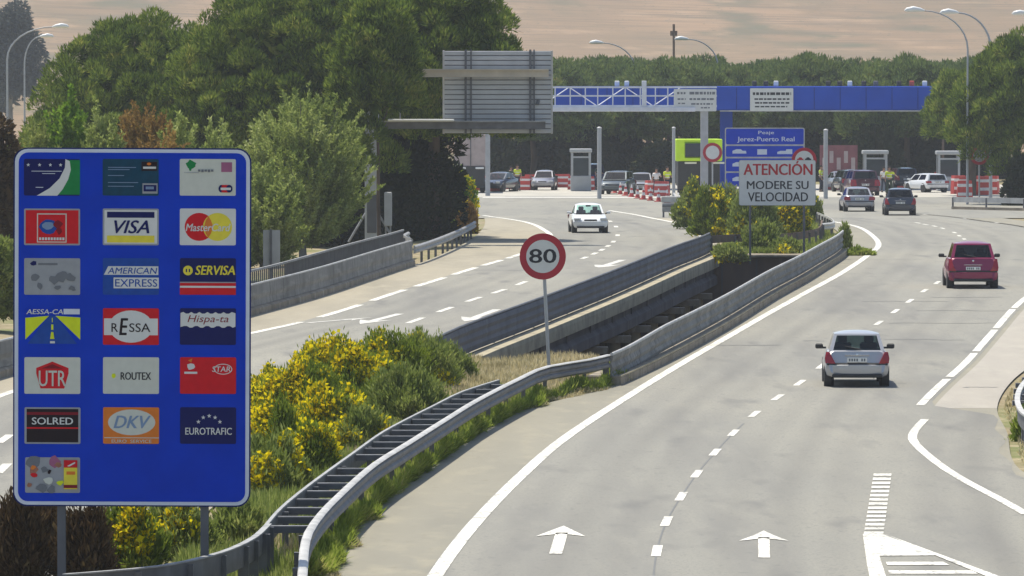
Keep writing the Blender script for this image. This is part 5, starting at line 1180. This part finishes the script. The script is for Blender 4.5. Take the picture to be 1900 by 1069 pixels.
def make_person(label, loc, rz=0.0, pose=0, legs='cloth_dark', vest='hi_vis', k=1.0):
    t = empty('person', loc, rz); tag(t, label, 'person'); t.scale = (k, k, k)
    st = .10 + .06 * (pose % 2); arm = [(0, 0), (.25, .32), (.0, .22), (.40, .1)][pose % 4]
    nodes = [((0, 0, .95), (.15, .11)), ((0, 0, 1.12), (.14, .10)), ((0, 0, 1.32), (.17, .11)), ((0, 0, 1.46), (.10, .08)), ((0, -.01, 1.53), (.055, .055)), ((0, -.02, 1.60), (.075, .085)), ((0, -.02, 1.70), (.078, .095)), ((0, -.01, 1.765), (.045, .055))]
    E = [(i, i + 1) for i in range(7)]; arms = []; lg = []
    for sx in (-1, 1):
        o = len(nodes); ax = arm if sx > 0 else (.02, .03)
        sh, el, wr_ = (sx * .19, 0, 1.41), (sx * (.25 + ax[0] * .3), -.02 - ax[1] * .2, 1.13 + ax[0] * .3), (sx * (.26 + ax[0] * .5), -.10 - ax[1] * .7, .90 + ax[1] * .9 + ax[0] * .4)
        nodes += [(sh, .062), (el, .045), (wr_, .032)]; E += [(3, o), (o, o + 1), (o + 1, o + 2)]
        d = (Vector(wr_) - Vector(el)).normalized(); pm = Vector(wr_) + d * .06; nodes.append((tuple(pm), (.036, .022))); E.append((o + 2, o + 3)); pi = o + 3
        side = Vector((0, 1, 0)) if abs(d.y) < .8 else Vector((0, 0, 1))
        for f in range(5):
            if f < 4: b_ = pm + side * (-.027 + .018 * f) + d * .035; e_ = b_ + d * (.05, .065, .06, .045)[f] + Vector((-sx * .02, 0, 0))
            else: b_ = pm + side * -.04; e_ = b_ + d * .045 - side * .025
            i0 = len(nodes); nodes += [(tuple(b_), .010), (tuple(e_), .008)]; E += [(pi, i0), (i0, i0 + 1)]
        h = len(nodes); hip, kn, an, toe = (sx * .09, 0, .90), (sx * (.10 + st * .25), -.03, .50), (sx * (.10 + st * .5), .02, .09), (sx * (.12 + st * .5), -.15, .05)
        nodes += [(hip, .088), (kn, .06), (an, .042), (toe, (.045, .035))]; E += [(0, h), (h, h + 1), (h + 1, h + 2), (h + 2, h + 3)]
        arms.append((sh, el)); lg.append((hip, kn, an))
    skin_mesh('body', nodes, E, 'skin', t)
    vn = [((0, 0, 1.0), (.175, .13)), ((0, 0, 1.15), (.165, .125)), ((0, 0, 1.32), (.195, .135)), ((0, 0, 1.44), (.12, .10))]; VE = [(0, 1), (1, 2), (2, 3)]
    for sh, el in arms: o = len(vn); vn += [(sh, .083), (tuple(Vector(sh).lerp(Vector(el), .75)), .066)]; VE += [(3, o), (o, o + 1)]
    skin_mesh('jacket', vn, VE, vest, t)
    vn = [((0, 0, .97), (.168, .125))]; VE = []
    for a, b_, c_ in lg: o = len(vn); vn += [(a, .105), (b_, .078), (tuple(Vector(c_) + Vector((0, 0, .03))), .064)]; VE += [(0, o), (o, o + 1), (o + 1, o + 2)]
    skin_mesh('trousers', vn, VE, legs, t)
    q = MB()
    for sx in (-1, 1): q.box((sx * lg[1][2][0], -.07, .05), (.10, .28, .10), 'black_plastic', bev=.03)
    q.build('shoes', t)
    q = MB(); q.lathe([(.03, 1.80), (.075, 1.785), (.098, 1.74), (.098, 1.69), (.085, 1.655)], 'hair_dark', 'z', (0, .012, 0), 14); q.box((0, -.10, 1.715), (.14, .10, .02), 'hair_dark', bev=.008); q.build('cap', t, True)
    q = MB()
    for sx in (-1, 1): q.lathe([(.002, -.105), (.011, -.098), (.011, -.09)], 'hair_dark', 'y', (sx * .032, -.008, 1.675), 8); q.box((sx * .088, 0, 1.665), (.02, .035, .06), 'skin', bev=.008)
    q.box((0, -.118, 1.645), (.022, .035, .045), 'skin', bev=.008); q.box((0, -.103, 1.605), (.05, .012, .012), 'letter_red'); q.build('face', t)
    q = MB()
    for z in (1.1, 1.27): q.lathe([(.186, z - .02), (.188, z + .02)], 'lamp_white', n=16)
    o = q.build('reflective_band', t); o.scale = (1.02, .74, 1)
for px, py, lab, rz, pose, k in ((960, 354, 'person in a hi-vis yellow jacket standing left before the dark trees', .2, 0, 1.05), (1101, 350, 'person in a hi-vis jacket, arm out, at the far end of the cones', -.4, 1, 1.0), (1238, 362, 'person in a hi-vis yellow jacket standing behind the crash barrier end', .5, 2, 1.1), (1523, 356, 'person in a hi-vis jacket half hidden right of the slow-down board', 1.2, 0, 1.05), (1110, 352, 'person in dark clothes beside the worker at the far end of the cones', .6, 2, 1.05), (1218, 363, 'person in a pale jacket standing among the barriers by the cones', -.3, 1, 1.05), (948, 355, 'person in dark clothes just left of the leftmost hi-vis worker', .9, 2, 1.0), (1640, 357, 'person in a pale jacket left of the hi-vis worker by the booth', .2, 0, 1.0), (1650, 362, 'person in a hi-vis yellow jacket standing beyond the dark hatchback', .1, 3, 1.1)):
    make_person(lab, G(px, py), rz, pose, 'cloth_dark' if pose != 3 else 'cloth_green', 'cloth_green' if 'dark clothes' in lab else 'plastic_white' if 'pale jacket' in lab else 'hi_vis', k=k)

# ================================================================== TREES AND SHRUBS
Z = lambda py, Y: P(0, py, Y).z
def pine(px, pyc, Y, A, B, th, seed, label, leaf='pine_leaf', **k):
    a = dict(nlobe=520, lr=.52, per=230, ln=.30, wd=.062, zsq=.9, up=1.1, r0=.36, group='umbrella pines left of the road'); a.update(k)
    return make_tree('umbrella_pine', label, 'pine tree', (X(px, Y), Y, zg(Y) - .1), A, B, th, seed, leaf, **a)
pine(292, 0, 316, 6.5, 6.7, 4.0, 21, 'leftmost of the big dark umbrella pines, its crown stepping down to the tan field', nlobe=620, extra=[(-5.4, -1, .3, 1.2), (-5.2, -2, -1.2, 1.1), (-4.9, -2, -2.4, 1.1), (4, -3, -1, 1.6), (0, -4, -1.6, 1.6), (-3, -3.5, -1.6, 1.5)])
pine(575, 0, 304, 6.9, 7.2, 5.4, 22, 'middle one of the big umbrella pines, broadest crown behind the pale green tree', nlobe=760, extra=[(-3, -4.5, -1.2, 1.7), (2, -5, -1.5, 1.7), (5, -3, -1.4, 1.6)])
pine(806, 0, 296, 4.6, 6.6, 5.8, 23, 'rightmost of the big umbrella pines, leaning behind the grey overhead sign', nlobe=440, extra=[(-2.2, -3, -2.2, 1.2), (-3.0, -2, -1.4, 1.2)])
pine(704, 0, 283, 2.05, 4.3, 6.6, 27, 'slender pine just left of the overhead sign beams, foliage hiding the column', nlobe=230, lr=.42, per=200, r0=.09, flat=.2, group='umbrella pines left of the road', lean=(-.15, 0), extra=[(-.7, -.6, -1.0, .7), (-.2, -.8, -1.7, .75), (-.9, -.6, -2.2, .75), (-1.3, -.4, -1.4, .7), (-.5, -.6, -2.9, .6)])
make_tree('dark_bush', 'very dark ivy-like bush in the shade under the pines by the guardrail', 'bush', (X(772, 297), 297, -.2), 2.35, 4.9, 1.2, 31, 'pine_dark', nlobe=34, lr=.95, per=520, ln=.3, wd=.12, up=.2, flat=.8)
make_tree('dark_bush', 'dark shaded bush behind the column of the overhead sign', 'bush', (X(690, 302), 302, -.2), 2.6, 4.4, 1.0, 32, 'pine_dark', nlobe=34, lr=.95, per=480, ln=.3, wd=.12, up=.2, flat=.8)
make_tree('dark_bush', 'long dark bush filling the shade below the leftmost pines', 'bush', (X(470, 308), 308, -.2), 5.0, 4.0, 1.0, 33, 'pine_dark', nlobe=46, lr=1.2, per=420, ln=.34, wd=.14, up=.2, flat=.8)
# the pale green tree and the mixed growth left of the road
spray_tree('poplar_tree', 'pale silvery green tree leaning over the left parapet', 'tree', (X(562, 275), 275, -.4), 3.0, .7, 7.0, 41, 'poplar_leaf', 900, 110, .18, .075, r0=.16)
spray_tree('poplar_bush', 'light green bushy growth between the blue sign and the small grey road sign', 'bush', (X(486, 258), 258, -.5), 1.9, .3, 4.2, 42, 'poplar_leaf', 420, 100, .17, .07, r0=.1)
spray_tree('young_tree', 'bright lime green young tree left in front of the pines', 'tree', (X(128, 245), 245, -.5), 1.1, 1.0, 7.0, 43, 'lime_leaf', 360, 90, .19, .08, 'bark', .09)
spray_tree('rusty_bush', 'rust brown bush peeping over the top of the blue sign', 'bush', (X(262, 236), 236, -.5), 1.55, .8, 6.7, 44, 'rust_leaf', 460, 90, .16, .06, 'bark', .09)
for i, (px, top, Y, A, leaf, lab) in enumerate(((192, 196, 232, 1.0, 'poplar_leaf', 'pale green bush between the lime young tree and the rusty bush'), (334, 214, 228, 1.0, 'poplar_leaf', 'pale green bush just right of the rusty bush above the sign edge'), (402, 232, 240, 1.3, 'poplar_leaf', 'pale green bush above the right half of the sign edge'), (72, 222, 225, .9, 'hazy_shrub', 'yellowish green bush at the left corner of the blue sign'), (306, 226, 215, 1.2, 'rust_leaf', 'low brownish bush just above the middle of the sign edge'), (20, 260, 238, .9, 'hazy_shrub', 'pale bush behind the blue sign near the left edge of the view'))):
    b_ = Z(top, Y) - zg(Y) + .4
    spray_tree('roadside_bush', lab, 'bush', (X(px, Y), Y, zg(Y) - .4), A, .3, b_, 50 + i, leaf, 260, 80, .17, .065, r0=.06, group='bushes behind the blue sign')
make_tree('dark_shrub', 'dark brown-green shrub at the left edge of the view', 'bush', (X(-8, 215), 215, zg(215) - .3), 1.0, 3.9, 2.6, 61, 'brown_shrub', nlobe=36, lr=.6, per=420, ln=.22, wd=.1, flat=1.2, r0=.1, extra=[(.2, 0, 2.6, .6)])
make_tree('dark_shrub', 'olive and yellow shrub at the left edge beside the parapet', 'bush', (X(-6, 200), 200, zg(200) - .3), .8, 1.7, 1.2, 62, 'hazy_shrub', nlobe=24, lr=.42, per=360, ln=.2, wd=.09, flat=1.2, r0=.06)
make_tree('dark_shrub', 'reddish brown twiggy shrub under the left post of the blue sign', 'bush', (X(70, 103), 103, zg(103) - .2), .42, .75, .5, 63, 'brown_shrub', nlobe=22, lr=.22, per=300, ln=.16, wd=.03, up=1.0, flat=1.0, r0=.03)
# grey-green trees on the hillside
make_tree('eucalyptus_tree', 'hazy grey-green eucalyptus on the field at the top left corner', 'tree', (X(22, 760), 760, 0), 3.6, 8.2, 9.8, 71, 'euc_leaf', nlobe=46, lr=1.5, per=300, ln=.6, wd=.25, up=-.4, r0=.3, flat=.8, zsq=1.3, bark='bark_grey')
make_tree('eucalyptus_tree', 'second hazy eucalyptus cut by the left edge of the view', 'tree', (X(-25, 780), 780, 0), 3.2, 6.5, 7.0, 72, 'euc_leaf', nlobe=40, lr=1.5, per=300, ln=.6, wd=.25, up=-.4, r0=.3, flat=.8, zsq=1.3, bark='bark_grey')
for i, (px, py, Y, A, B, lab) in enumerate(((92, 140, 1250, 2.3, 1.9, 'small round grey-green tree on the field line right of the lamp posts'), (20, 140, 1240, 4.2, 2.2, 'low dark clump on the field line behind the lamp posts'))):
    a, b_ = ray(px, py); zt_ = CAMZ + b_ * Y
    make_tree('field_tree', lab, 'tree', (X(px, Y), Y, zt_ - .8), A, B, .7, 75 + i, 'euc_leaf', nlobe=22, lr=.9, per=160, ln=.5, wd=.3, r0=.2)
# the row of pines behind the toll
pr_specs = [(6.4, 6.2, 5.2, 81), (5.6, 5.4, 5.0, 82), (6.9, 5.6, 5.6, 83), (5.0, 5.8, 5.4, 84)]
protos = []
rowp = []
for i in range(19): rowp.append((985 + i * 53 + rn.uniform(-12, 12), 520 + (i * 37) % 60 + rn.uniform(0, 12), .94 + rn.uniform(-.06, .14)))
rowp.sort()
for i, (px, Y, sc) in enumerate(rowp):
    lab = f'umbrella pine behind the toll plaza, {ORD[i]} from the left in the row'
    if i < 4:
        A, B, th, sd_ = pr_specs[i]
        o = make_tree('umbrella_pine', lab, 'pine tree', (X(px, Y), Y, 0), A, B, th, sd_, 'pine_far', nlobe=330, lr=.62, per=110, ln=.46, wd=.12, r0=.3, up=1.0, zsq=1.0, flat=.55, group='row of pines behind the toll plaza'); protos.append(o)
    else:
        o = copy_tree(protos[i % 4]); o.location = (X(px, Y), Y, 0); o.rotation_euler = (0, 0, rn.uniform(0, 6)); tag(o, lab, 'pine tree', 'row of pines behind the toll plaza')
    top_want = Z(112 + (i * 29) % 17 - 8, Y); A, B, th, sd_ = pr_specs[i % 4]; o.scale = (sc, sc, top_want / (th + B))
# thick understorey in the shade under that row
ub = None
for i in range(15):
    px, Y = 900 + i * 66 + rn.uniform(-15, 15), 512 + rn.uniform(0, 30)
    lab = f'dark undergrowth bush beneath the pines behind the toll, {ORD[i]} from the left'
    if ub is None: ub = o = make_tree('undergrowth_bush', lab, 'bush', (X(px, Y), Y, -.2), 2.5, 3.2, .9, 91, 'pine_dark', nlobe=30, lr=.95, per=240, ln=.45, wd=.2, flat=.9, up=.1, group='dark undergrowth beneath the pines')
    else: o = copy_tree(ub); o.location = (X(px, Y), Y, -.2); o.rotation_euler = (0, 0, rn.uniform(0, 6)); tag(o, lab, 'bush', 'dark undergrowth beneath the pines')
    o.scale = (1, 1, rn.uniform(.8, 1.25))
# right-hand pines
pine(1908, 0, 402, 5.1, 6.0, 4.6, 24, 'big umbrella pine at the right edge, hanging over the end of the canopy', nlobe=420, per=210, ln=.34, wd=.08, lr=.6, group='umbrella pines right of the road', extra=[(-3.2, -2, -1.3, 1.3), (-1.5, -3, -2.2, 1.4), (.5, -3, -2.4, 1.5), (-4, -1, .5, 1.3)], leaf='pine_leaf')
pine(1800, 0, 440, 3.4, 4.2, 4.6, 25, 'smaller pine between the end of the blue canopy and the right-edge pine', nlobe=180, per=200, ln=.34, wd=.08, lr=.6, group='umbrella pines right of the road')
make_tree('lime_shrub', 'bright lime green treetop above the right end of the canopy', 'bush', (X(1748, 486), 486, 0), 1.0, 1.6, 6.3, 26, 'lime_leaf', nlobe=16, lr=.5, per=220, ln=.3, wd=.12, r0=.12)
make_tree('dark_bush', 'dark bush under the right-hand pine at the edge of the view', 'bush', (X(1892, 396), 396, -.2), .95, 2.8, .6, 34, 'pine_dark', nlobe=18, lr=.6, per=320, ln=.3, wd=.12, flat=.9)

# ---------------- broom and shrubs of the median
def shrub(name, label, px, py_base, wpx, hpx, leaf, seed, flower=0, group='broom and shrubs on the median', wd=.045, ln=.20, per=430, up=1.1, depth=1.0, sink=.15):
    g = G(px, py_base); S = F / g.y; A, B = wpx / 2 / S, hpx / S
    rg = np.random.default_rng(seed); t = empty(name, g - Vector((0, 0, sink))); tag(t, label, 'bush', group)
    ns = int(90 + 300 * min(2.2, A * B)); parts = []; P_, X_, FP, FX = [], [], [], []; lobes = []
    ph = rg.uniform(0, 6, 4)
    for k in range(ns):
        d = rg.normal(size=3); d[2] = abs(d[2]) * 1.15 + .12; d /= np.linalg.norm(d)
        az = math.atan2(d[1], d[0]); bump_ = 1 + .16 * math.sin(3 * az + ph[0]) + .12 * math.sin(7 * d[2] + 2 * az + ph[1])
        tip = d * np.array([A, A * depth, (B + sink) * (1 - .10 * flower)]) * bump_ * (1 - .34 * rg.random() ** 2.2) * .93; root_ = np.array([rg.normal() * A * .22, rg.normal() * A * .22 * depth, 0])
        m_ = int(per * .085); u = rg.random(m_) ** .7; u = .25 + .75 * u
        pos = root_ + (tip - root_) * u[:, None] + np.array([0, 0, 1]) * (np.sin(u * 3.1) * .10 * B)[:, None] + rg.normal(size=(m_, 3)) * .045 * (1 + A * .4)
        ax = (tip - root_) / (np.linalg.norm(tip - root_) + .01) * .8 + np.array([0, 0, up * .6]) + rg.normal(size=(m_, 3)) * .42
        P_.append(pos); X_.append(ax)
        if k % 9 == 0: lobes.append((tip, .2))
        fl = math.sin(2.1 * az + ph[2]) + math.sin(5 * d[2] + ph[3]) * .8 + rg.normal() * .35
        if flower > 0 and fl > 1.1 - 2.6 * flower:
            sel = u > .55; fp = pos[sel] + rg.normal(size=(sel.sum(), 3)) * .03; FP.append(fp); FX.append(rg.normal(size=fp.shape) + np.array([0, 0, .6]))
    parts.append((np.concatenate(P_), np.concatenate(X_), ln, wd, leaf))
    if FP: parts.append((np.concatenate(FP), np.concatenate(FX), .11 if wd < .06 else .19, .095 if wd < .06 else .14, 'broom_flower'))
    link_mesh('foliage', leaf_mesh('foliage', parts, seed), t)
    q = MB()
    for i in range(5):
        c = Vector(lobes[i % len(lobes)][0]); q.tube([(c.x * .15, c.y * .15 * depth, 0), (c.x * .5, c.y * .5 * depth, c.z * .5), (c.x, c.y * depth, c.z)], [.03, .02, .008], 'bark', 5)
    q.build('stem', t); return t
sh = [  # px, base y, width, height, leaf, flower, label
 (555, 800, 210, 132, 'broom_leaf', .85, 'yellow flowering broom right beside the blue sign, brightest of the clump'),
 (640, 765, 220, 132, 'broom_leaf', .25, 'tall dark green broom on the crest of the median clump'),
 (715, 735, 190, 112, 'broom_leaf', .12, 'green broom on the crest behind the yellow patch'),
 (690, 748, 100, 88, 'broom_leaf', .95, 'small patch of bright yellow broom in the middle of the clump'),
 (775, 725, 160, 98, 'hazy_shrub', .08, 'soft grey-green shrub at the right of the median clump'),
 (820, 715, 90, 80, 'hazy_shrub', .0, 'small grey-green shrub by the start of the dark bridge barrier'),
 (760, 790, 170, 100, 'hazy_shrub', .0, 'low feathery shrub behind the ladder-like guardrail'),
 (600, 838, 160, 112, 'broom_leaf', .55, 'broom with hanging yellow sprays above the back rail'),
 (520, 862, 150, 112, 'broom_leaf', .35, 'broom with scattered yellow flowers at the right edge of the blue sign'),
 (715, 775, 120, 70, 'broom_leaf', .0, 'low green shrub filling the hollow behind the ladder-like rail'),
 (640, 820, 120, 90, 'broom_leaf', .10, 'fresh green shrub hugging the back rail below the yellow broom'),
 (575, 880, 110, 85, 'broom_leaf', .05, 'fresh green shrub by the middle of the back rail'),
 (545, 925, 90, 60, 'hazy_shrub', .0, 'small pale shrub where the back rail bends away'),
 (855, 705, 60, 42, 'hazy_shrub', .0, 'small tuft of green against the start of the pale bridge ledge'),
 (660, 840, 130, 80, 'hazy_shrub', .05, 'low pale shrub in front of the yellow broom near the rails'),
 (500, 930, 160, 110, 'hazy_shrub', .08, 'straggly shrub below the lower right corner of the blue sign'),
 (498, 775, 120, 88, 'broom_leaf', .7, 'yellow broom peeping past the blue sign edge, farthest left of the clump'),
 (240, 1060, 150, 130, 'broom_leaf', .15, 'green shrub with pale flowers between the two sign posts'),
 (330, 1030, 150, 100, 'hazy_shrub', .05, 'olive shrub left of the right sign post'),
 (160, 1075, 120, 130, 'brown_shrub', .0, 'brown shrub beside the left sign post'),
 (440, 1010, 110, 70, 'hazy_shrub', .0, 'low olive shrub right of the right sign post'),
 (40, 1075, 100, 160, 'brown_shrub', .0, 'dry brown shrub at the lower left corner'),
 (1290, 425, 92, 84, 'hazy_shrub', .10, 'olive shrub on the median beside the crash barrier end'),
 (1328, 440, 96, 84, 'broom_leaf', .24, 'green and yellow shrub on the median left of the slow-down board'),
 (1345, 400, 80, 52, 'hazy_shrub', .1, 'olive shrub below the blue tariff board'),
 (1400, 445, 110, 88, 'hazy_shrub', .10, 'dark green shrub directly under the slow-down board'),
 (1465, 442, 90, 75, 'broom_leaf', .75, 'yellow broom under the right end of the slow-down board'),
 (1500, 420, 60, 50, 'hazy_shrub', .1, 'small green shrub beside the rounded guardrail end'),
 (1415, 472, 80, 55, 'hazy_shrub', .0, 'pale feathery shrub in front of the median guardrail'),
 (1358, 480, 60, 20, 'hazy_shrub', .05, 'low green plant on the abutment beside the left barrier'),
 (1460, 474, 70, 26, 'hazy_shrub', .1, 'low scrub on the abutment beside the right parapet'),
 (1592, 474, 60, 7, 'verge_green', .0, 'flat green weed patch inside the bend of the white line'),
 (1566, 462, 24, 40, 'hazy_shrub', .0, 'weed growing at the far end of the light parapet'),
 (855, 425, 60, 110, 'lime_leaf', .35, 'yellow-green bush at the roadside under the overhead sign'),
 (868, 432, 40, 55, 'rust_leaf', .1, 'small brownish bush at the foot of the yellow-green roadside bush'),
 (1905, 815, 50, 55, 'verge_green', .0, 'green weed below the rounded guardrail end at the right edge'),
]
for i, (px, py, wp, hp, lf, fl, lab) in enumerate(sh):
    far = py < 500; big = wp > 100
    shrub('broom_bush' if fl > .2 else 'shrub', lab, px, py, wp, hp, lf, 200 + i, fl, 'shrubs of the roadside and median', wd=.075 if far else .034, ln=.22 if far else .14, per=330 if far else 950, sink=.12)

# weeds and dry grass: countless, so one mesh each
def blades(name, pts, ln, wd, leaf, label, up=1.4, spread=.6, seed=5):
    rg = np.random.default_rng(seed); p = np.array(pts); ax = rg.normal(size=(len(p), 3)) * spread + np.array([0, 0, up])
    o = link_mesh(name, leaf_mesh(name, [(p, ax, ln, wd, leaf)], seed)); return stuff(o, label, 'grass')
rg = np.random.default_rng(77); pts = []; pts2 = []
for k in range(95000):           # verge between guardrail and asphalt
    Y = 99 + 74 * rg.random() ** 1.25; a = xat(FR, Y) + .02; b_ = xat(PAVE_L, Y) + .25 * math.sin(Y * 1.3) * math.sin(Y * .37)
    f = rg.random() ** 1.2; x = a + (b_ - a) * f; cl_ = .5 + .5 * math.sin(Y * .9 + x * 2.1) * math.sin(Y * .31 - x)
    if rg.random() < .25 + .75 * cl_: (pts if f < .68 + .2 * math.sin(Y * .5) else pts2).append((x, Y, zg(Y) - .04 + rg.random() * .30 * cl_ * (1 - f * .8)))
blades('verge_weeds', pts, .26, .055, 'verge_green', 'low green weeds along the foot of the double guardrail', 1.0, .7)
blades('verge_dry_grass', pts2, .10, .03, 'dry_grass', 'thin dry grass where the verge meets the asphalt', .9, .8, 6)
pts = []; pts2 = []
for k in range(80000):           # median grass under and around the shrubs
    Y = 92 + 86 * rg.random(); a = xat(L_BAR, Y) + .4; b_ = xat(FR, Y) - .1; x = a + (b_ - a) * rg.random()
    (pts if (math.sin(x * 1.7 + Y * .4) + rg.normal() * .5 > -.3 and Y < 160) else pts2).append((x, Y, gz(x, Y) - .02))
blades('median_grass', pts, .34, .035, 'hazy_shrub', 'mixed green grass among the median shrubs', 1.4, .6, 8)
blades('median_dry_grass', pts2, .24, .028, 'dry_grass', 'tall dry straw grass at the near end of the bridge gap', 1.6, .5, 9)
pts = []
for k in range(9000):            # abutment top and far median
    Y = 264 + 8 * rg.random(); a = xat(L_BAR, 263) + .6; b_ = xat(PAVE_L, Y) - 1.0; pts.append((a + (b_ - a) * rg.random(), Y, zg(Y) + .02))
for k in range(16000):
    Y = 272 + 60 * rg.random(); a = max(xat(L_BAR, 266), xat(L_RLINE, min(Y, 330))) + 1.2; b_ = xat(PAVE_L, Y) - .5
    if b_ > a: pts.append((a + (b_ - a) * rg.random(), Y, zg(Y) - .03))
blades('abutment_grass', pts, .3, .06, 'hazy_shrub', 'straw and green grass on top of the far abutment', 1.3, .7, 10)
pts = []
for k in range(6000):
    Y = 130 + 60 * rg.random(); a = xat(PAVE_R, Y); x = a + .2 + 3.0 * rg.random() ** 1.5; pts.append((x, Y, gz(x, Y)))
blades('right_verge_grass', pts, .14, .04, 'dry_grass', 'sparse dry grass on the sandy right verge', 1.1, .8, 11)

# ================================================================== THE AIR
q = MB(); q.box((0, 1685, 66), (4700, 3470, 148), 'dry_ground'); hz = q.build('haze')
hm = bpy.data.materials.new('haze_air'); hm.use_nodes = True; n = hm.node_tree.nodes; n.remove(n['Principled BSDF'])
pv = n.new('ShaderNodeVolumePrincipled'); pv.inputs['Color'].default_value = (.86, .90, .96, 1); pv.inputs['Density'].default_value = .00017; pv.inputs['Anisotropy'].default_value = .25
hm.node_tree.links.new(pv.outputs[0], n['Material Output'].inputs['Volume'])
hz.data.materials.clear(); hz.data.materials.append(hm); stuff(hz, 'thin pale summer haze over the whole valley', 'haze')
